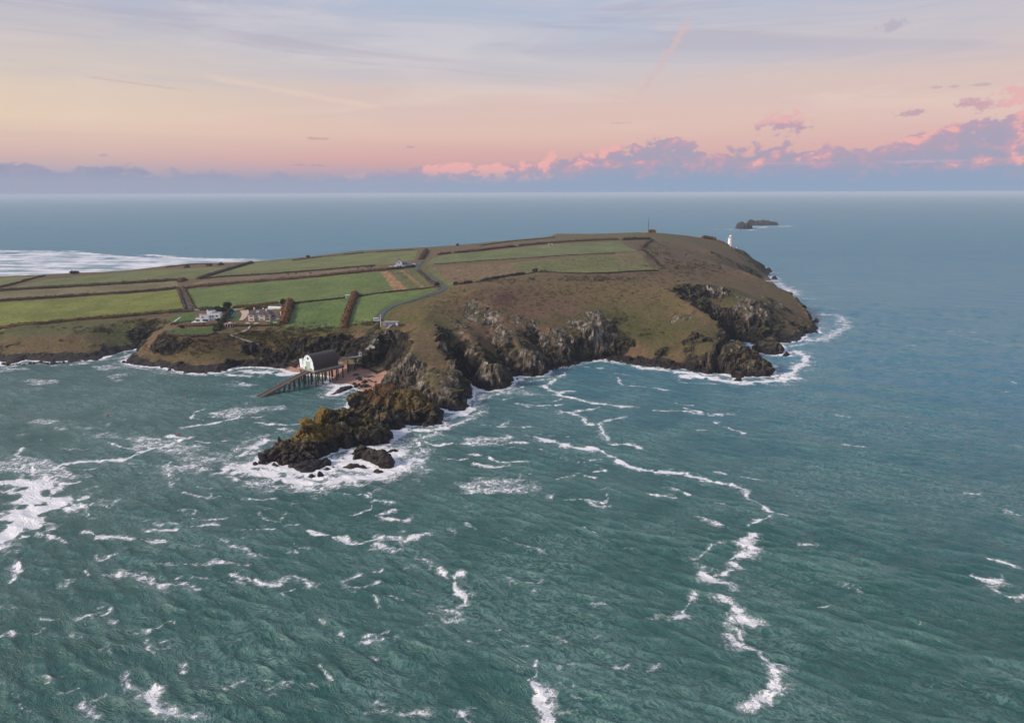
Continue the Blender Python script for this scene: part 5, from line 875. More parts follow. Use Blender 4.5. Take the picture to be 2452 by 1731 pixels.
# ------------------------------------------------------------------ the lifeboat station on the beach
WHITE = M('white_render', (.76, .77, .78), .7, .07, .5); PALE = M('pale_blue_white', (.70, .78, .82), .6, .05, .5); GLASS = M('window_glass', (.03, .04, .05), .12, .3, .8); TIMB = M('wet_timber', (.060, .045, .038), .8, .4, .9); TIMBL = M('weathered_timber', (.15, .115, .09), .85, .35, .9); CONC = M('concrete', (.32, .30, .28), .85, .25, .4); STEEL = M('galvanised_steel', (.22, .22, .24), .5, .2, 1.5, .6); IRON = M('dark_iron', (.018, .018, .022), .6, .3, 1.); ROOFM = M('brown_sheet_roof', (.044, .028, .027), .55, .2, .35); MINT = M('mint_door', (.34, .47, .38), .6, .08, .6); SLATE = M('slate_roof', (.072, .062, .066), .7, .3, .7); STONE = M('granite_wall', (.26, .22, .19), .9, .35, .8); CREAM = M('cream_render', (.62, .52, .42), .8, .1, .5); BUFF = M('sand_gravel', (.42, .32, .25), .9, .2, .6); LEAD = M('lead_grey_roof', (.20, .20, .23), .6, .15, .6); ORANGE = M('orange_plastic', (.75, .12, .05), .5, .1, 1.)
def window(par, x, z, w, h, y, bars=1, frame=WHITE, name='window'):
    """a window on a wall that faces -y"""
    m = MB(); t = .09
    m.box(x-w/2-t, x+w/2+t, y-.1, y-.004, z-t, z); m.box(x-w/2-t, x+w/2+t, y-.1, y-.004, z+h, z+h+t); m.box(x-w/2-t, x-w/2, y-.1, y-.004, z, z+h); m.box(x+w/2, x+w/2+t, y-.1, y-.004, z, z+h)
    for i in range(bars): q = x-w/2+w*(i+1)/(bars+1); m.box(q-.04, q+.04, y-.09, y-.006, z, z+h)
    f = m.build(name, frame, par); MB().box(x-w/2, x+w/2, y-.05, y+.02, z, z+h).build('pane', GLASS, f); return f
ax = math.atan2(.785, .62)-math.pi/2
BH = Vector((-130.6, 456.2, 10.0))
bh = empty('lifeboat_station', BH, ax, 'white fronted lifeboat station with a brown barrel roof standing on piles over the beach', 'boathouse')
arch = lambda x, R=5.4, s=3.0, hh=6.6: s+hh*math.sqrt(max(0, 1-(x/R)**2))
xs_ = [5.4*math.cos(math.pi*i/24) for i in range(25)][::-1]
fr = MB(); fr.prism([(-5.4, 0), (-2.25, 0), (-2.25, 5.3)]+[(x, arch(x)) for x in reversed(xs_) if x < -2.25], 0., .35); fr.prism([(2.25, 0), (5.4, 0)]+[(x, arch(x)) for x in reversed(xs_) if x > 2.25]+[(2.25, 5.3)], 0., .35)
fr.prism([(-2.25, 5.3), (2.25, 5.3), (2.25, arch(2.25))]+[(x, arch(x)) for x in reversed(xs_) if abs(x) < 2.25]+[(-2.25, arch(2.25))], 0.003, .347); fr.build('front_wall', PALE, bh)
dm = MB()
for i in range(9): dm.box(-2.2, 2.2, .16-.05*(i % 2), .28, .02+i*.585, .02+i*.585+.56)
dm.build('roller_door', MINT, bh)
rw = MB().add([(1.0*math.cos(a)*r, -.05, 7.3+1.0*math.sin(a)*r) for r in (.78, 1.) for a in np.linspace(0, 2*math.pi, 16, endpoint=False)], [(i, (i+1) % 16, 16+(i+1) % 16, 16+i) for i in range(16)]); rw.box(-.06, .06, -.06, -.02, 6.5, 8.1); rw.box(-.8, .8, -.07, -.03, 7.24, 7.36)
rwo = rw.build('round_window', STEEL, bh); MB().add([(.8*math.cos(a), -.02, 7.3+.8*math.sin(a)) for a in np.linspace(0, 2*math.pi, 16, endpoint=False)], [tuple(range(16))]).build('pane', GLASS, rwo)
def shell(R0, R1, y0, y1, s=3.0, hh=6.6):
    m = MB(); a = np.linspace(0, math.pi, 25); k = 25; vs = []
    for y in (y0, y1):
        for d in (R0, R1): vs += [((5.4+d)*math.cos(t), y, s+(hh+d)*math.sin(t)) for t in a]
    q = lambda a_, b_: [(a_*k+i, a_*k+i+1, b_*k+i+1, b_*k+i) for i in range(k-1)]
    return m.add(vs, q(0, 1)+q(1, 3)+q(3, 2)+q(2, 0)+[(0, k, 3*k, 2*k), (k-1, 2*k-1+0, 4*k-1, 3*k-1)])
rf = shell(.01, .26, -.18, 20.2).build('roof', ROOFM, bh, smooth=False)
sm = MB()
for i in range(13): q = shell(.262, .34, .6+i*1.55, .7+i*1.55); sm.add(q.v, q.f)
sm.build('roof_seam', ROOFM, rf)
w = MB(); w.box(-5.35, -5.05, .36, 20, 0, 3.2); w.box(5.05, 5.35, .36, 20, 0, 3.2); w.build('side_wall', ROOFM, bh)
MB().prism([(-5.37, 0), (5.37, 0)]+[(x*.994, arch(x)-.02) for x in reversed(xs_)], 19.7, 20.0).build('rear_wall', PALE, bh)
for x in (-3.6, 3.3): MB().box(x-.25, x+.25, -.25, -.002, 5.9, 6.15).build('flood_lamp', IRON, bh)
an = MB(); an.prism([(-10.0, 0), (-7.0, 0), (-7.0, 6.4), (-10.3, 5.5)], .9, 14.); an.build('annex_wall', PALE, bh); MB().prism([(-6.99, 0), (-5.55, 0), (-5.55, 6.3), (-6.99, 6.3)], 1.8, 14.).build('stair_glazing', GLASS, bh)
MB().prism([(-10.6, 5.45), (-5.5, 6.75), (-5.5, 7.0), (-10.6, 5.7)], .6, 14.3).build('annex_roof', LEAD, bh)
dk = MB(); dk.box(-11.2, 7.2, -1.0, 23.2, -.5, -.05); dk.build('deck', CONC, bh); db = MB()
for x in (-8.5, -4.5, 0, 4.5, 6.9): db.box(x-.3, x+.3, -.6, 23, -1.9, -.503)
for y in (0, 5.6, 11.2, 16.8, 22.4): db.box(-9., 7.15, y-.25, y+.25, -1.6, -.51)
db.build('deck_beam', TIMBL, bh)
for y in (.4, 5.6, 11.2, 16.8, 22): 
    for x in (6.6, 1.6, -4.4, -8.6):
        if x == -8.6 and y > 6: continue
        MB().lathe([(.42, -14), (.42, -1.9)], 8, (x, y)).build('pile', IRON, bh)
rl = MB()
for y in np.arange(-.9, 23.2, 1.75): rl.box(7.04, 7.12, y-.04, y+.04, -.05, 1.1)
for z in (.55, 1.05): rl.box(7.05, 7.11, -.95, 23.1, z, z+.06)
for x in np.arange(2.6, 7.1, 1.2): rl.box(x-.04, x+.04, -.94, -.86, -.05, 1.1)
rl.box(2.6, 7.1, -.93, -.87, 1.02, 1.09); rl.build('railing', STEEL, bh)
for x, z in ((2.85, 1.4), (-2.85, 1.9)): MB().box(x-.25, x+.25, -.6, -.1, 0, z).build('door_post', M('buff_post', (.55, .42, .28), .8), bh)
lb = MB().lathe([(.4, 0), (.55, .3), (.55, .9), (.3, 1.2)], 10).build('lifebuoy_housing', ORANGE); lb.location = BH+Matrix.Rotation(ax, 3, 'Z')@Vector((-10.7, .4, -.04)); tag(lb, 'orange red float on the platform left of the lifeboat station', 'float')
# slipway
sw = empty('slipway', BH, ax, 'long timber slipway sloping from the mint door down into the sea', 'slipway')
L = 44.; slope = lambda y: -.35+y*(11.2/L)                     # y is negative going down
b3 = lambda m, x0, x1, y0, y1, t, dz=0.: m.add([(x0, y0, slope(y0)+dz), (x1, y0, slope(y0)+dz), (x1, y1, slope(y1)+dz), (x0, y1, slope(y1)+dz), (x0, y0, slope(y0)+dz-t), (x1, y0, slope(y0)+dz-t), (x1, y1, slope(y1)+dz-t), (x0, y1, slope(y1)+dz-t)], [(0, 1, 2, 3), (7, 6, 5, 4), (0, 4, 5, 1), (1, 5, 6, 2), (2, 6, 7, 3), (3, 7, 4, 0)])
for i in range(27):
    y1 = -1.1-i*(L-1.2)/27; b3(MB(), -1.0, 1.0, y1-1.5, y1, .2).build('plank', TIMB, sw)
for x in (-1.5, 1.35): b3(MB(), x-.32, x+.32, -L, -1.1, .45, .1).build('runner', TIMBL if x > 0 else TIMB, sw)
for x in (-2.35, 2.3): b3(MB(), x-.28, x+.28, -L+1, -1.1, .8, -.02).build('side_beam', TIMBL, sw)
for x in (-2.0, 2.0): b3(MB(), x-.12, x+.12, -L+3, -1.1, .2, .12).build('cable_rail', IRON, sw)
cb = MB()
for i in range(14): y = -2.6-i*2.85; z = slope(y)-.5; cb.box(-2.7, 2.7, y-.22, y+.22, z-.5, z)
cb.build('cross_beam', TIMB, sw)
for i in range(8):
    y = -2.0-i*3.7; z = slope(y)-.6
    for x in (-2.1, 2.1): MB().lathe([(.36, -14.), (.36, z)], 8, (x, y)).build('pile', IRON, sw)
    if i < 7: MB().bar((-2.1, y, z-.7), (2.1, y, max(z-4.2, -10.5)), .22).build('brace', IRON, sw)
for x, y in ((3.15, -17.5), (-3.25, -20.7)): MB().lathe([(.1, slope(y)-.5), (.5, slope(y)-.3), (.5, slope(y)+.3), (.1, slope(y)+.5)], 9, (x, y)).build('fender', M('rusty_fender', (.40, .17, .10), .8), sw)
# footbridge to the cliff
RZ = Matrix.Rotation(ax, 3, 'Z'); A = BH+RZ@Vector((3.2, 23., 3.2)); B = Vector(Q(866, 481, 13.4)); A.z = 13.4
fb = empty('footbridge', A, 0, 'narrow footbridge from the back of the lifeboat station to the cliff stair', 'footbridge'); d = B-A; u = d.normalized(); sd = Vector((u.y, -u.x, 0))
MB().bar((0, 0, 0), d, 1.8, .25).build('deck', CONC, fb); MB().bar(sd*.7+Vector((0, 0, -.4)), d+sd*.7+Vector((0, 0, -.4)), .3, .55).bar(-sd*.7+Vector((0, 0, -.4)), d-sd*.7+Vector((0, 0, -.4)), .3, .55).build('girder', STEEL, fb)
for s_ in (-.85, .85):
    m = MB().bar(sd*s_+Vector((0, 0, 1.1)), d+sd*s_+Vector((0, 0, 1.1)), .07)
    for t in np.linspace(0, 1, 12): q = d*t+sd*s_; m.box(q.x-.04, q.x+.04, q.y-.04, q.y+.04, q.z, q.z+1.1)
    m.build('railing', STEEL, fb)
for t in (.35, .7):
    q = d*t; MB().box(q.x-.25, q.x+.25, q.y-.25, q.y+.25, -13, -.6).build('pier', IRON, fb)
kp = Q(863, 480.5, 13.5); ki = empty('kiosk', kp, .2, 'small pale blue cabin where the footbridge meets the cliff stair', 'cabin')
MB().box(-.9, .9, -.9, .9, 0, 2.5).build('wall', PALE, ki); MB().box(-1.05, 1.05, -1.05, 1.05, 2.5, 2.7).build('roof', LEAD, ki); window(ki, 0, .9, 1., 1., -.9, 0); MB().box(.904, .96, -.4, .4, .05, 2.1).build('door', M('blue_door', (.05, .12, .3), .6), ki)
# the cliff stair and the lift track beside it
st = empty('cliff_stair', (0, 0, 0), 0, 'long concrete stair climbing the spur from the beach to the car park', 'stair')
c = resample(np.array([g(*q) for q in [(855, 868), (868, 853), (886, 834), (908, 812), (926, 794), (938, 780)]]), .9); c[:, 2] = np.maximum(Hs(c[:, 0], c[:, 1]), np.linspace(c[0, 2], c[-1, 2], len(c))-1.5)+.9
c[:, 2] = np.maximum.accumulate(c[:, 2]); stepm = None
for i in range(len(c)-1):
    a, b = c[i], c[i+1]; d = b-a; d[2] = 0; d /= np.linalg.norm(d); s_ = np.array([d[1], -d[0], 0])*.95; z = b[2]
    q = [a-s_, a+s_, b+s_, b-s_]; MB().add([(p[0], p[1], z-1.6) for p in q]+[(p[0], p[1], z) for p in q], [(3, 2, 1, 0), (4, 5, 6, 7), (0, 1, 5, 4), (1, 2, 6, 5), (2, 3, 7, 6), (3, 0, 4, 7)]).build('step', CONC, st)
for sg in (-1, 1):
    m = MB(); o_ = []
    for i in range(0, len(c), 2):
        j = min(i+1, len(c)-1); d = c[j]-c[i-1 if j == i else i]; d = d/np.linalg.norm(d); p = c[i]+np.array([d[1], -d[0], 0])*1.0*sg; o_.append(p+np.array([0, 0, 1.1])); m.box(p[0]-.05, p[0]+.05, p[1]-.05, p[1]+.05, p[2]-.2, p[2]+1.1)
    for a, b in zip(o_, o_[1:]): m.bar(a, b, .09)
    m.build('handrail', STEEL, st)
m = MB()
for q in [(903, 817), (907, 813), (911, 810), (897, 828), (894, 832)]: p = g(*q); m.box(p[0]-1.2, p[0]+1.1, p[1]-1, p[1]+1, p[2]-.5, p[2]+1.1)
m.build('landing_block', M('pale_concrete', (.55, .52, .50), .85), st)
lf = empty('lift_track', (0, 0, 0), 0, 'dark inclined hoist track beside the concrete cliff stair', 'hoist track'); t0, t1 = g(874, 847)+np.array([0, 0, .6]), g(913, 789)+np.array([0, 0, .9])
for i in range(6):
    a, b = t0+(t1-t0)*i/6, t0+(t1-t0)*(i+1)/6
    for p in (a, b): p[2] = max(p[2], float(Hs(p[0], p[1]))+.6)
    for s_ in (-.7, .7): MB().bar(a+np.array([s_, -.3*s_, 0]), b+np.array([s_, -.3*s_, 0]), .16, .3).build('rail', IRON, lf)
    MB().bar(a+np.array([-1, .3, -.2]), a+np.array([1, -.3, -.2]), .2).build('sleeper', TIMB, lf)
# timber faced bastion at the stair foot
cr_ = np.array(Q(840, 478.5, 1.2)); tw = empty('timber_bastion', cr_, -.25, 'weathered timber faced bastion standing on the beach at the stair foot', 'retaining wall')
MB().box(-2.4, 2.4, .3, 5, -1, 6.6).build('core', TIMB, tw); MB().box(-2.6, 2.6, .1, 5.2, 6.61, 6.95).build('cap', TIMBL, tw)
for i in range(9): x = -2.3+i*.57; MB().box(x-.2, x+.2, -.05-.12*(i % 2), .28, -1, 6.2+.25*((i*7) % 3)).build('plank', M('bleached_timber', (.26, .19, .13), .9, .4, .9), tw)
for x in (-2.1, 0, 2.2): MB().box(x-.2, x+.2, -.5, -.19, -1, 6.9).build('post', TIMBL, tw)
# car park on the brow: retaining wall, stores, mast
pk = g(935, 779); cp = empty('car_park_store', pk+np.array([0, 0, -.6]), -.12, 'low stone store with blue doors on the brow at the road end', 'store'); MB().box(-4.6, 5.6, 0, 3.2, 0, 2.9).build('wall', STONE, cp); MB().box(-4.8, 5.8, -.2, 3.4, 2.9, 3.15).build('roof', CONC, cp)
for x, cl in ((-2.4, M('blue_door', (.05, .12, .3), .6)), (.1, M('blue_door')), (3.0, M('blue_door'))): MB().box(x-.85, x+.85, -.08, -.004, .05, 2.4).build('door', cl, cp)
MB().box(4.0, 5.2, -.1, -.004, 1.0, 2.2).build('notice_board', WHITE, cp)
pw = g(921, 779); rw_ = empty('retaining_wall', pw+np.array([0, 0, -1.2]), -.1, 'pale stone wall holding the turning space above the cliff stair', 'wall'); MB().box(-3.2, 3.0, 0, .6, 0, 3.4).build('wall', STONE, rw_); MB().box(-3.3, 3.1, -.1, .7, 3.4, 3.6).build('coping', CONC, rw_); MB().bar((1.5, -.3, 3.6), (6, -1.4, 3.2), .12).build('handrail', STEEL, rw_)
mp = g(912, 782); ma = empty('flagpole', mp, 0, 'tall thin white pole standing at the end of the road', 'pole'); MB().lathe([(.17, -.5), (.15, 4), (.10, 8.6)], 8).build('pole', WHITE, ma); MB().lathe([(.0, 8.9), (.2, 8.75), (.0, 8.6)], 8, cap=False).build('finial', WHITE, ma); MB().bar((-1.0, 0, 6.4), (1.0, 0, 6.4), .09).build('yard', WHITE, ma); MB().box(-.5, .5, -.5, .5, -.4, .25).build('base', CONC, ma)
def vehicle(name, label, px, py, rz, L, Wd, Hh, col, cat):
    p = g(px, py); v = empty(name, p+np.array([0, 0, .35]), rz, label, cat)
    b = MB().prism([(-L/2, .35), (L/2, .35), (L/2, .95), (L/2-.9, 1.05), (L/2-1.6, Hh), (-L/2+.1, Hh), (-L/2, 1.2)], -Wd/2, Wd/2); b.build('body', M(name+'_paint', col, .35, .05), v)
    MB().prism([(L/2-1.52, Hh-.12), (L/2-.95, 1.12), (L/2-.85, 1.12), (L/2-1.42, Hh-.12)], -Wd/2+.12, Wd/2-.12).build('windscreen', GLASS, v)
    for s_ in (-1, 1): MB().box(-L/2+.5, L/2-1.9, s_*(Wd/2+.012)-.01, s_*(Wd/2+.012)+.01, Hh*.6, Hh*.86).build('side_window', GLASS, v)
    for x in (-L/2+.8, L/2-.85):
        for s_ in (-1, 1):
            y = s_*(Wd/2-.1); n_ = 12; vs = [(x+.36*math.cos(2*math.pi*i/n_), y+q, .36+.36*math.sin(2*math.pi*i/n_)-.1) for q in (-.13, .13) for i in range(n_)]; MB().add(vs, [(i, (i+1) % n_, n_+(i+1) % n_, n_+i) for i in range(n_)]+[tuple(range(n_))[::-1], tuple(range(n_, 2*n_))]).build('wheel', IRON, v)
    return v
vehicle('van', 'white van parked where the road ends above the cliff stair', 903, 771, .25, 5.0, 2.0, 2.4, (.75, .75, .76), 'van')
vehicle('car', 'small silver car on the drive behind the white house', 473, 746, .1, 4.1, 1.75, 1.5, (.45, .46, .48), 'car')
# ------------------------------------------------------------------ houses
def gbase(px, py, dz=-.3): p = g(px, py); p[2] += dz; return p
# white flat roofed house
W1 = gbase(500, 770); wh = empty('modernist_house', W1, .16, 'white flat roofed modernist house in stepped cubes above the lawn', 'house')
def cube(m, x0, x1, y0, y1, h): m.box(x0, x1, y0, y1, -.8, h)
a = MB(); a.box(.2, 8.4, 1.2, 8, -.8, 6.4); a.build('main_block', WHITE, wh)
a = MB(); a.box(-1.7, 3.6, 3.2, 8.5, -.8, 7.7); a.build('stair_block', WHITE, wh)
a = MB(); a.box(-6.4, .19, 0, 6.4, -.8, 5.1); a.build('middle_block', WHITE, wh)
a = MB(); a.box(-9.6, -6.41, .6, 6.2, -.8, 3.2); a.build('low_block', WHITE, wh)
for n_, (x0, x1, y0, y1, h) in [('roof', (-1.3, 3.2, 3.6, 8.1, 7.71)), ('roof', (-6.1, -.1, .3, 6.1, 5.11)), ('roof', (.6, 8.1, 1.5, 7.8, 6.41)), ('roof', (-9.3, -6.6, .9, 5.9, 3.21))]: MB().box(x0, x1, y0, y1, h, h+.12).build(n_, LEAD, wh)
m = MB()
for x0, x1, y in ((-9.55, -6.5, .65),): m.box(x0, x1, y, y+.06, 3.9, 3.98)
for x in np.arange(-9.5, -6.4, .75): m.box(x-.03, x+.03, .65, .71, 3.3, 3.95)
m.build('balcony_rail', STEEL, wh); MB().box(-1.9, -.9, 4, 5, 7.7, 8.5).build('chimney', WHITE, wh); MB().box(-6.6, -5.8, 1.2, 2, 5.1, 5.9).build('chimney', WHITE, wh)
for (x, z, w_, h_, y, b_) in [(1.3, 3.6, .9, 1.0, 1.2, 0), (3.1, 3.6, 1.3, 1.0, 1.2, 1), (5.9, 3.7, 1.4, 1.0, 1.2, 1), (1.3, 1.2, .6, .8, 1.2, 0), (2.8, 1.3, .4, .6, 1.2, 0), (5.5, .5, 2.1, 1.5, 1.2, 3), (-4.3, 3.2, 1.0, .9, 0., 1), (-2.4, .6, 3.8, 1.4, 0., 4), (-8.1, .7, 2.6, 1.2, .6, 3), (3.0, 6.5, .9, .6, 3.2, 0)]: window(wh, x, z, w_, h_, y, b_, M('grey_frame', (.3, .3, .32), .5))
m = MB()
for i in range(8): m.box(-8.2-.12*i, -6.2-.12*i, -.5-i*.55, -.05-i*.55+.12, -2.6, -.1-i*.3)
m.build('garden_stair', WHITE, wh); MB().box(-12.8, -9.6, 0, 4, -.8, .35).box(-9.6, 0, -.7, -.003, -.8, .2).build('terrace', WHITE, wh)
# hipped roof house
W2 = gbase(620, 768); hh = empty('hipped_roof_house', W2, -.05, 'large cream house with a hipped dark slate roof and tall chimneys', 'house')
MB().box(-8.6, 8.4, 1.4, 10, -.8, 4.9).build('wall', CREAM, hh)
for x0, x1 in ((-8.2, -3.6), (-.2, 4.8)): MB().box(x0, x1, 0, 1.39, -.8, 4.88).build('bay', CREAM, hh)
def hip(m, x0, x1, y0, y1, z0, h, ov=.5):
    x0 -= ov; x1 += ov; y0 -= ov; y1 += ov; r = (y1-y0)/2; ym = (y0+y1)/2
    return m.add([(x0, y0, z0), (x1, y0, z0), (x1, y1, z0), (x0, y1, z0), (x0+r*.85, ym, z0+h), (x1-r*.85, ym, z0+h)], [(3, 2, 1, 0), (0, 1, 5, 4), (1, 2, 5), (2, 3, 4, 5), (3, 0, 4)])
rh = hip(MB(), -8.6, 8.4, 1.4, 10, 4.9, 3.4).build('roof', SLATE, hh)
for x0, x1 in ((-8.2, -3.6), (-.2, 4.8)): hip(MB(), x0, x1, -.003, 5.2, 4.92, 1.9, .45).build('bay_roof', SLATE, hh)
for x, y, h in ((-5.6, 6.5, 9.4), (1.6, 6.2, 9.2), (4.8, 4.2, 9.)):
    c_ = MB().box(x-.5, x+.5, y-.4, y+.4, 5., h).build('chimney', CREAM, rh); MB().lathe([(.16, h), (.13, h+.5)], 7, (x-.2, y)).lathe([(.16, h), (.13, h+.5)], 7, (x+.2, y)).build('chimney_pot', M('clay', (.35, .16, .1), .8), hh)
dmr = MB().box(-2.4, -.6, 2.4, 4.6, 6.0, 7.1).build('dormer', WHITE, hh)
for (x, z, w_, h_, y, b_) in [(-5.9, .7, 2.4, 1.2, 0, 3), (-5.9, 3.1, 2.4, 1.1, 0, 3), (2.3, .7, 2.4, 1.2, 0, 3), (2.3, 3.1, 2.4, 1.1, 0, 3), (-1.9, 3.1, 1.7, 1.0, 1.4, 2), (6.7, .6, 1.8, 1.3, 1.4, 2), (6.7, 3.1, 2.4, 1.0, 1.4, 3), (-1.5, 6.15, 1.4, .75, 2.4, 2)]: window(hh, x, z, w_, h_, y, b_)
MB().box(-3.3, -.5, -.6, 1.39, 2.45, 2.65).box(-3.2, -3.0, -.5, -.3, -.5, 2.45).box(-.8, -.6, -.5, -.3, -.5, 2.45).build('porch', LEAD, hh); MB().box(-2.5, -1.3, 1.3, 1.396, -.1, 2.2).build('door', M('pale_door', (.4, .5, .48), .5), hh)
MB().box(8.41, 15.6, 3.2, 9.2, -.8, 2.6).build('side_wing', CREAM, hh); hip(MB(), 8.6, 15.6, 3.2, 9.2, 2.6, 2.9).build('side_wing_roof', SLATE, hh); MB().box(15.1, 15.9, 5, 5.9, .5, 6.6).build('chimney', CREAM, hh)
for i in range(7): window(hh, 9.3+i*.92, .25, .7, 1.8, 3.2, 0)
MB().box(-9.5, 9.5, -3.2, -.75, -1.5, -.25).build('terrace', STONE, hh); MB().box(-2.9, -.9, -5.6, -3.21, -1.6, -.7).build('terrace_steps', CONC, hh)
# round summer house
W3 = gbase(547, 784, -.2); rd_ = empty('garden_pavilion', W3, 0, 'low curved garden pavilion with a terracotta roof and glazed front', 'pavilion')
v = []; n_ = 14; a_ = np.linspace(math.pi, 2*math.pi, n_)
for z in (-.6, 2.5): v += [(4.*math.cos(t), 2.6*math.sin(t)+2.6, z) for t in a_]
MB().add(v, [(i, i+1, n_+i+1, n_+i) for i in range(n_-1)]).build('glazed_wall', GLASS, rd_)
for i in range(0, n_, 2): t = a_[i]; x, y = 4.05*math.cos(t), 2.65*math.sin(t)+2.6; MB().box(x-.1, x+.1, y-.1, y+.1, -.6, 2.5).build('post', WHITE, rd_)
a2 = np.linspace(0, 2*math.pi, 20, endpoint=False); MB().add([(4.6*math.cos(t), 3.0*math.sin(t)+2.6, 2.5) for t in a2]+[(4.5*math.cos(t), 2.9*math.sin(t)+2.6, 2.8) for t in a2]+[(0, 2.6, 3.3)], [(i, (i+1) % 20, 20+(i+1) % 20, 20+i) for i in range(20)]+[(20+i, 20+(i+1) % 20, 40) for i in range(20)]+[tuple(range(20))[::-1]]).build('roof', M('terracotta_roof', (.27, .13, .075), .85, .3, .6), rd_)
MB().box(-.8, 1.2, 2.2, 3.4, 3.05, 3.5).build('skylight', WHITE, rd_); MB().add([(4.9*math.cos(t), 3.4*math.sin(t)+2.6, z) for z in (-.9, -.35) for t in a_], [(i, i+1, n_+i+1, n_+i) for i in range(n_-1)]).build('plinth', CONC, rd_)
# garden things
TEAL = M('teal_netting', (.02, .22, .24), .7, .2, 1.)
proto = empty('garden_cage', gbase(558, 745, 0), 0)
MB().lathe([(.0, 1.75), (.5, 1.65), (.85, 1.25), (.9, .75), (.8, .1)][::-1], 10, cap=False).build('net', TEAL, proto, smooth=True)
m = MB()
for i in range(4): t = i*math.pi/2; m.bar((.85*math.cos(t), .85*math.sin(t), -.3), (.88*math.cos(t), .88*math.sin(t), .9), .08)
m.build('frame', IRON, proto)
for i, (px, py, lb) in enumerate([(558, 746, 'domed teal netting cage at the top left of the walled vegetable plot'), (566, 748, 'domed teal netting cage at the top right of the vegetable plot'), (554, 752.5, 'domed teal cage second in the left row of the vegetable plot'), (562, 754.5, 'domed teal cage second in the right row of the vegetable plot'), (549, 758, 'domed teal cage third in the left row of the vegetable plot'), (557.5, 760, 'lowest domed teal cage in the right row of the vegetable plot'), (545, 764, 'lowest domed teal cage in the left row by the divider hedge')]):
    o = proto if i == 0 else copy_tree(proto); o.location = gbase(px, py, 0); tag(o, lb, 'plant cage', 'teal netting cages in the vegetable plot')
SETW = M('white_painted_wood', (.72, .72, .70), .5, .1, 1.)
tb = empty('garden_table', gbase(594, 776, 0), 0); MB().box(-1.5, 1.5, -.6, .6, .7, .8).build('table_top', SETW, tb)
for x in (-1.3, 1.3):
    for y in (-.45, .45): MB().box(x-.06, x+.06, y-.06, y+.06, -.2, .7).build('leg', SETW, tb)
for y in (-1., 1.): MB().box(-1.4, 1.4, y-.18, y+.18, .4, .47).bar((-1.3, y, .42), (-1.3, y*.6, .05), .06).bar((1.3, y, .42), (1.3, y*.6, .05), .06).build('bench', SETW, tb)
for i, (px, py, rz, lb) in enumerate([(594, 776, 0, 'white garden table left of the hipped house steps'), (614, 776, 0, 'white garden table right of the hipped house steps'), (659, 774, .3, 'white garden table on the lawn below the rust hedge'), (642, 770.5, .1, 'white garden table at the right end of the terrace')]):
    o = tb if i == 0 else copy_tree(tb); o.location = gbase(px, py, 0); o.rotation_euler = (0, 0, rz); tag(o, lb, 'garden table', 'white garden tables')
bt = empty('boat', gbase(668, 766, .1), .25, 'white dinghy hull resting on grass beside the rust orange hedge', 'boat')
prof = [(-2.4, .75, .55), (-1.2, .85, .6), (.6, .8, .65), (2.0, .4, .8), (2.7, .04, .95)]; v = []
for x, w_, h_ in prof: v += [(x, -w_, h_), (x, -w_*.6, .05), (x, 0, -.1), (x, w_*.6, .05), (x, w_, h_)]
MB().add(v, [(i*5+j, i*5+j+1, i*5+5+j+1, i*5+5+j) for i in range(4) for j in range(4)]+[(4, 3, 2, 1, 0)]).build('hull', WHITE, bt)
for x in (-1.2, .4): MB().box(x-.15, x+.15, -.78, .78, .42, .47).build('thwart', TIMBL, bt)
gs = empty('greenhouse', gbase(656, 741, .0), -.08, 'long low white glasshouse at the back of the hipped house garden', 'greenhouse')
MB().box(-5.2, 5.2, 0, 2.4, -.4, .7).build('base_wall', WHITE, gs)
for i in range(12): MB().box(-5.1+i*.85, -5.1+i*.85+.8, .02, .08, .72, 1.6).build('pane', M('frosted_glass', (.72, .74, .75), .3, .05), gs)
for i in range(12): MB().add([(-5.1+i*.85, .0, 1.62), (-4.3+i*.85, .0, 1.62), (-4.3+i*.85, 1.2, 2.3), (-5.1+i*.85, 1.2, 2.3), (-5.1+i*.85, .0, 1.57), (-4.3+i*.85, .0, 1.57), (-4.3+i*.85, 1.2, 2.25), (-5.1+i*.85, 1.2, 2.25)], [(0, 1, 2, 3), (7, 6, 5, 4), (0, 4, 5, 1), (2, 6, 7, 3), (1, 5, 6, 2), (3, 7, 4, 0)]).build('roof_pane', M('frosted_glass'), gs)
MB().prism([(-5.2, .7), (5.2, .7), (5.2, 2.2), (-5.2, 2.2)], 2.3, 2.4).build('rear_wall', WHITE, gs)
sh = empty('garden_shed', gbase(680, 739, -.2), .15, 'small grey garden house with a steep roof by the rust hedge', 'shed'); MB().box(-1.3, 1.3, 0, 2.4, -.3, 2.1).build('wall', M('lilac_board', (.33, .28, .30), .8), sh); MB().prism([(-1.6, 2.1), (1.6, 2.1), (0, 3.5)], -.2, 2.6).build('roof', LEAD, sh); MB().box(-.4, .4, -.05, -.003, 0, 1.7).build('door', IRON, sh)
dv = G((585, 744), (588, 752), (584, 760), (577, 768)); c = resample(dv, 1.); d = np.gradient(c[:, :2], axis=0); d /= np.linalg.norm(d, axis=1)[:, None]; s_ = np.stack([d[:, 1], -d[:, 0]], 1); wv_ = np.linspace(3.2, 1.6, len(c))[:, None]
V = np.concatenate([np.c_[c[:, :2]-s_*wv_, Hs(c[:, 0]-s_[:, 0]*wv_[:, 0], c[:, 1]-s_[:, 1]*wv_[:, 0])+.3], np.c_[c[:, :2]+s_*wv_, Hs(c[:, 0]+s_[:, 0]*wv_[:, 0], c[:, 1]+s_[:, 1]*wv_[:, 0])+.3]]); k = len(c)
tag(mesh_np('driveway', V, np.array([[i, i+1, k+i+1, k+i] for i in range(k-1)]), BUFF), kind='structure')
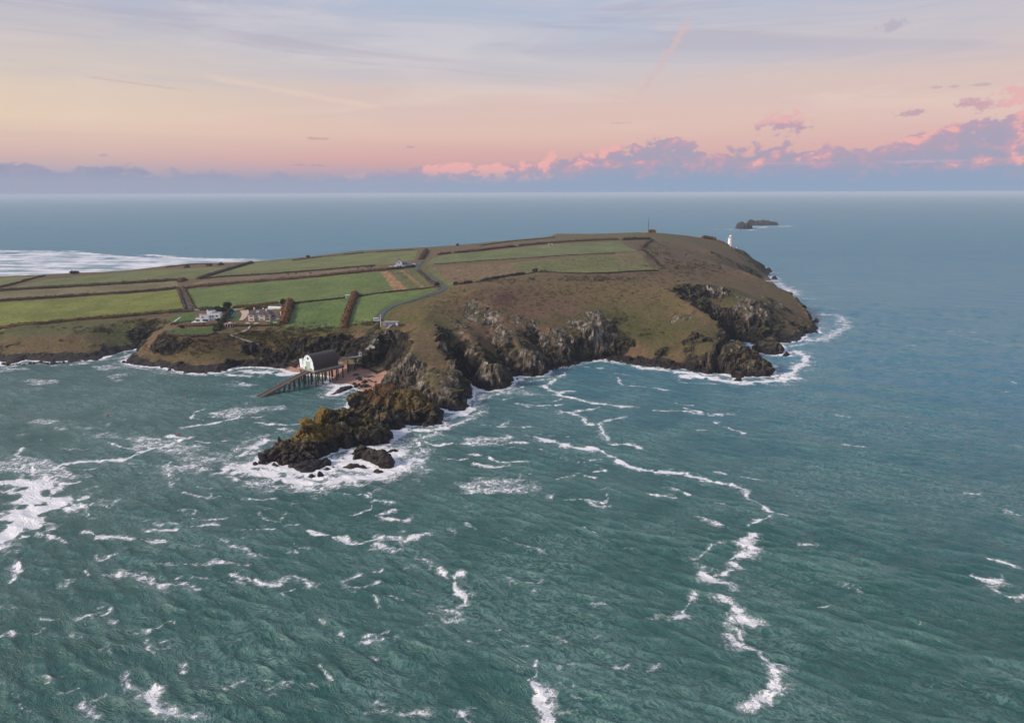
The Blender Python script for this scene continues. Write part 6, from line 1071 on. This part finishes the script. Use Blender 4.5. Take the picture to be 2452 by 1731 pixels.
gw = empty('garden_wall', gbase(570, 742, -.2), -.03, 'low pale wall at the top of the vegetable plot', 'wall'); MB().box(-3.6, 3.6, 0, .35, -.3, 1.2).build('wall', M('pink_stone', (.40, .30, .26), .9), gw); MB().box(-3.7, 3.7, -.06, .41, 1.2, 1.32).build('coping', CONC, gw)
def path(pts, w, mat, name, lift=.35):
    c = resample(G(*pts), 1.2); d = np.gradient(c[:, :2], axis=0); d /= np.maximum(np.linalg.norm(d, axis=1), 1e-6)[:, None]; s_ = np.stack([d[:, 1], -d[:, 0]], 1)
    z = Hs(c[:, 0], c[:, 1]); V = np.concatenate([np.c_[c[:, :2]-s_*w/2, z+lift], np.c_[c[:, :2]+s_*w/2, z+lift]]); k = len(c)
    return tag(mesh_np(name, V, np.array([[i, i+1, k+i+1, k+i] for i in range(k-1)]), mat), kind='structure')
path([(600, 781), (594, 791), (578, 799), (552, 806), (580, 815), (610, 827), (633, 833), (625, 840)], .9, M('pale_concrete'), 'footpath', .7)
fn = empty('path_fence', (0, 0, 0), 0, 'thin pale handrail zigzagging down the bank below the hipped roof house', 'fence'); c = resample(G((596, 788), (578, 799), (552, 806), (580, 815), (610, 827), (633, 833)), 2.); m = MB()
for i, p in enumerate(c):
    MB().box(p[0]-.05, p[0]+.05, p[1]-.75, p[1]-.65, p[2], p[2]+1.5).build('post', SETW, fn)
    if i: q = c[i-1]; m.bar((q[0], q[1]-.7, q[2]+1.45), (p[0], p[1]-.7, p[2]+1.45), .09)
m.build('rail', SETW, fn)
path([(350, 793), (385, 783), (418, 772), (431, 761)], 1.1, M('pale_concrete'), 'footpath', .45)
# white farmhouse
W4 = gbase(956, 640, -.3); fh = empty('farmhouse', W4, .18, 'white gabled farmhouse with a long grey roofed barn attached', 'farmhouse')
m = MB(); m.prism([(-3.2, 0), (3.2, 0), (3.2, 5.4), (0, 8.4), (-3.2, 5.4)], 0, 9); m.build('wall', WHITE, fh)
for s_ in (-1, 1): MB().add([(s_*3.6, -.3, 5.15), (s_*3.6, 9.3, 5.15), (0, 9.3, 8.75), (0, -.3, 8.75), (s_*3.6, -.3, 4.95), (s_*3.6, 9.3, 4.95), (0, 9.3, 8.5), (0, -.3, 8.5)], [(0, 1, 2, 3), (7, 6, 5, 4), (0, 4, 5, 1), (2, 6, 7, 3), (0, 3, 7, 4), (1, 5, 6, 2)]).build('roof', SLATE, fh)
MB().box(-.6, .6, 7.6, 8.6, 7.5, 10).build('chimney', M('clay'), fh); MB().box(-5.4, -3.21, 1, 6, 0, 2.6).build('lean_to', WHITE, fh); MB().prism([(-5.7, 2.6), (-3.2, 3.5), (-3.2, 3.7), (-5.7, 2.8)], .8, 6.2).build('lean_to_roof', SLATE, fh)
MB().box(3.21, 14, 1.5, 7.5, 0, 2.6).build('barn_wall', WHITE, fh)
br = MB(); xs2 = [(1.2, 2.6), (4.5, 4.8), (7.8, 2.6)]; br.add([(3.22, 1.2, 2.55), (14.3, 1.2, 2.55), (14.3, 4.5, 5.0), (3.22, 4.5, 5.0), (14.3, 7.8, 2.55), (3.22, 7.8, 2.55)], [(0, 1, 2, 3), (3, 2, 4, 5), (0, 3, 5), (1, 4, 2), (0, 5, 4, 1)]); br.build('barn_roof', M('blue_slate', (.10, .115, .14), .6, .2, .5), fh)
for (x, z, w_, h_, y) in [(-1.3, 1.0, 1., 1.2, 0), (1.3, 1.0, 1., 1.2, 0), (0, 4.2, 1., 1.1, 0), (5.4, .9, 1.2, 1.2, 1.5), (8., .9, 1.2, 1.2, 1.5), (11, .9, 1.4, 1.2, 1.5)]: window(fh, x, z, w_, h_, y, 1, M('grey_frame'))
MB().box(-11, -5.5, -1.2, -.9, -.3, 1.6).box(3.3, 6, -2.2, -1.9, -.3, 1.6).build('yard_wall', WHITE, fh); MB().box(14.2, 17, 1, 5, 0, 3.4).build('porch_block', WHITE, fh)
gh = empty('green_shed', gbase(833, 714, -.1), .12, 'pale green metal shed in the paddock corner beside the rust orange hedge', 'shed'); MB().box(-2.2, 2.2, 0, 3, -.3, 2.3).build('wall', MINT, gh); MB().prism([(-2.4, 2.3), (2.4, 2.3), (2.4, 2.5), (0, 2.95), (-2.4, 2.5)], -.2, 3.2).build('roof', M('pale_sheet', (.52, .56, .55), .5), gh); MB().box(-.6, .6, -.06, -.003, 0, 1.9).build('door', M('grey_door', (.25, .28, .27), .6), gh)
ph_ = empty('field_shelter', gbase(1318, 589, -.2), 0, 'small pale stone shelter in the hedge of the upper green field', 'shelter'); MB().box(-3, 3, 0, 3.5, -.3, 2.6).build('wall', M('pink_stone'), ph_); MB().box(-3.2, 3.2, -.2, 3.7, 2.6, 2.85).build('roof', CONC, ph_); MB().box(-.6, .6, -.06, -.004, 0, 2.).build('doorway', IRON, ph_)
# skyline: mast, brick store, lighthouse
mb_ = gbase(1552, 557, -.3); ml = empty('radio_mast', mb_+np.array([0, 0, 0]), 0, 'tall slim lattice radio mast on the skyline', 'mast')
Hm = 18.; lw = .6
for i in range(3):
    t = i*2.094; MB().bar((lw*math.cos(t), lw*math.sin(t), -.5), (lw*.5*math.cos(t), lw*.5*math.sin(t), Hm), .26).build('leg', STEEL, ml)
m = MB()
for k in range(14):
    for i in range(3):
        t, u_ = i*2.094, (i+1)*2.094; z0, z1 = k*1.5, (k+1)*1.5; r0, r1 = lw*(1-.5*z0/Hm), lw*(1-.5*z1/Hm); m.bar((r0*math.cos(t), r0*math.sin(t), z0), (r1*math.cos(u_), r1*math.sin(u_), z1), .16)
m.build('lattice', STEEL, ml); MB().bar((0, 0, Hm), (0, 0, Hm+4), .22).build('aerial', STEEL, ml); MB().lathe([(.3, 11.), (.9, 11.3), (.9, 11.9), (.3, 12.2)], 8).build('dish', IRON, ml)
bs = empty('brick_store', gbase(1562, 557, -.4), 0, 'squat red brick hut with sloped sides beside the radio mast', 'hut'); MB().prism([(-5.6, 0), (5.6, 0), (5.0, 3.3), (4., 4.1), (-4., 4.1), (-5.0, 3.3)], 0, 6).build('wall', M('red_brick', (.17, .065, .05), .9, .3, .6), bs); MB().box(-4.2, 4.2, -.1, 6.1, 4.11, 4.4).build('roof', M('dull_roof', (.10, .07, .06), .9), bs); MB().box(-2.8, -1.2, -.08, -.004, .2, 2.6).build('doorway', IRON, bs); MB().box(1., 3., -.08, -.004, 1.4, 2.6).build('opening', IRON, bs)
fnd = empty('ruined_platform', gbase(1543, 557.5, -.3), 0, 'low pale stone platform left of the brick hut on the summit', 'platform'); MB().box(-4, 4, 0, 3, 0, 1.3).build('base', M('pink_stone'), fnd); MB().box(-3., -1.5, .5, 2, 1.3, 1.9).build('block', CONC, fnd)
lhp = np.array(Q(1748, 1128, 33.0)); lh = empty('lighthouse', lhp, 0, 'tall white lighthouse tower beyond the brow above the open sea', 'lighthouse')
LW = M('lighthouse_white', (.80, .80, .80), .6, .05, .3)
MB().lathe([(4.1, -3), (4.0, 0), (3.5, 10), (3.1, 17.6), (3.1, 17.9)], 20).build('tower', LW, lh, smooth=True); MB().lathe([(3.1, 17.9), (3.7, 18.4), (3.7, 18.8), (2.2, 18.81)], 20).build('gallery', LW, lh)
m = MB()
for i in range(14): t = i*2*math.pi/14; m.box(3.55*math.cos(t)-.05, 3.55*math.cos(t)+.05, 3.55*math.sin(t)-.05, 3.55*math.sin(t)+.05, 18.8, 19.9)
m.lathe([(3.6, 19.85), (3.6, 19.95)], 20); m.build('gallery_rail', LW, lh)
MB().lathe([(1.75, 18.8), (1.75, 19.6)], 16).build('lantern_base', LW, lh); MB().lathe([(1.65, 19.6), (1.65, 21.6)], 16).build('lantern_glass', M('lantern_glass', (.30, .33, .36), .1, .1), lh)
m = MB()
for i in range(10): t = i*2*math.pi/10; m.bar((1.7*math.cos(t), 1.7*math.sin(t), 19.6), (1.7*math.cos(t+.3), 1.7*math.sin(t+.3), 21.6), .12)
m.build('lantern_bar', LW, lh); MB().lathe([(1.95, 21.6), (1.7, 22.2), (.9, 22.9), (.3, 23.2), (.3, 23.7), (.05, 24)], 16).build('dome', LW, lh)
for z, x in ((5, -.9), (9.5, -.8), (14, -.7)): r = 4.0-z*.05; MB().box(x-.35, x+.35, -r-.02, -r+.6, z, z+1.3).build('window', GLASS, lh)
kc = empty('keepers_cottages', lhp+np.array([2.5, -9., 0]), -.25, 'row of low slate roofed cottages at the lighthouse foot', 'cottages'); MB().box(-9, 9, 0, 6, -4, 2.2).build('wall', LW, kc); hip(MB(), -9, 9, 0, 6, 2.2, 2.3).build('roof', M('plum_slate', (.12, .085, .09), .8), kc)
for x in (-5, 5): MB().box(x-.5, x+.5, 2.5, 3.5, 3, 5.6).build('chimney', LW, kc)
for i in range(6): window(kc, -7.5+i*3, .4, .9, 1.1, 0, 0)
# animals, buoys, fences
def animal_mesh():
    me = bpy.data.meshes.new('cow_body'); pts = [(0, 0, 1.05), (.55, 0, 1.1), (.95, 0, 1.25), (1.3, 0, 1.15), (-.55, 0, 1.1), (-.95, 0, 1.08)]; ed = [(0, 1), (1, 2), (2, 3), (0, 4), (4, 5)]; rad = [.42, .40, .24, .13, .42, .3]
    for (x, y) in ((.5, .25), (.5, -.25), (-.75, .25), (-.75, -.25)):
        b = len(pts); pts += [(x, y, .75), (x, y, .4), (x, y, .02)]; ed += [(1 if x > 0 else 4, b), (b, b+1), (b+1, b+2)]; rad += [.16, .09, .08]
    b = len(pts); pts += [(-1.2, 0, .9), (-1.25, 0, .5)]; ed += [(5, b), (b, b+1)]; rad += [.06, .04]
    me.from_pydata(pts, ed, []); o = bpy.data.objects.new('cow', me); COL.objects.link(o); sk = o.modifiers.new('s', 'SKIN')
    for i, r in enumerate(rad): me.skin_vertices[0].data[i].radius = (r, r)
    me.skin_vertices[0].data[0].use_root = True; o.modifiers.new('d', 'SUBSURF').levels = 1
    dg = bpy.context.evaluated_depsgraph_get(); m2 = bpy.data.meshes.new_from_object(o.evaluated_get(dg)); bpy.data.objects.remove(o); m2.materials.clear(); m2.materials.append(M('black_hide', (.016, .014, .013), .8)); return m2
cm = animal_mesh()
for i, (px, py, rz, lb) in enumerate([(857, 644.5, .3, 'black cow grazing leftmost of the group near the farmhouse hedge'), (876, 642, 2.8, 'black cow standing highest in the group near the farmhouse'), (881, 643.5, .1, 'black cow in the middle of the group near the farmhouse'), (889, 642.5, 3., 'black cow grazing nearest to the farmhouse'), (709, 657, .4, 'black cow alone at the far left end of the brown strip'), (690, 659, 2.6, 'black cow at the left end of the brown strip beside the thick hedge'), (744, 656.5, .2, 'black cow in the middle of the brown strip')]):
    o = bpy.data.objects.new('cow', cm); COL.objects.link(o); o.location = g(px, py)+np.array([0, 0, .2]); o.rotation_euler = (0, 0, rz); o.scale = (1.15,)*3; tag(o, lb, 'cow', 'black cattle grazing the brown strip')
for px, py, lb in [(257, 994, 'small red mooring buoy far out in the left of the bay'), (426, 1041, 'red mooring buoy floating beside the long foam streak'), (603, 996, 'red mooring buoy between the foam curls left of the ridge'), (446, 950, 'red mooring buoy in calm water off the slipway end')]:
    b = empty('buoy', P(px, py, 0.), 0, lb, 'buoy', 'red mooring buoys in the bay'); MB().lathe([(.1, -.5), (.45, -.15), (.55, .25), (.4, .6), (.1, .75)], 12).build('float', M('buoy_red', (.55, .05, .03), .45, .1), b, smooth=True); MB().lathe([(.05, .7), (.05, 1.2)], 6).build('spindle', IRON, b)
def fence(label, pts, gap=3.2, h=1.15):
    f = empty('fence', (0, 0, 0), 0, label, 'fence'); c = resample(G(*pts), gap); c[:, 2] = Hs(c[:, 0], c[:, 1]); m = MB(); pm = None
    for i, p in enumerate(c):
        if pm is None: o = MB().box(-.07, .07, -.07, .07, -.4, h+.1).build('post', TIMBL, f); pm = o.data
        else: o = bpy.data.objects.new('post', pm); COL.objects.link(o); o.parent = f
        o.location = p
        if i:
            for z in (.5, 1.0): m.bar(c[i-1]+np.array([0, 0, z]), p+np.array([0, 0, z]), .05)
    m.build('wire', STEEL, f)
fence('post and wire fence along the paddock side of the curving road', [(897, 769), (900, 757), (912, 744), (938, 729.5), (994, 714), (1044, 699), (1053, 692)]); fence('post and wire fence along the heath side of the curving road', [(929, 771), (929, 757), (934, 747), (960, 736), (1000, 724), (1050, 709), (1072, 697)])
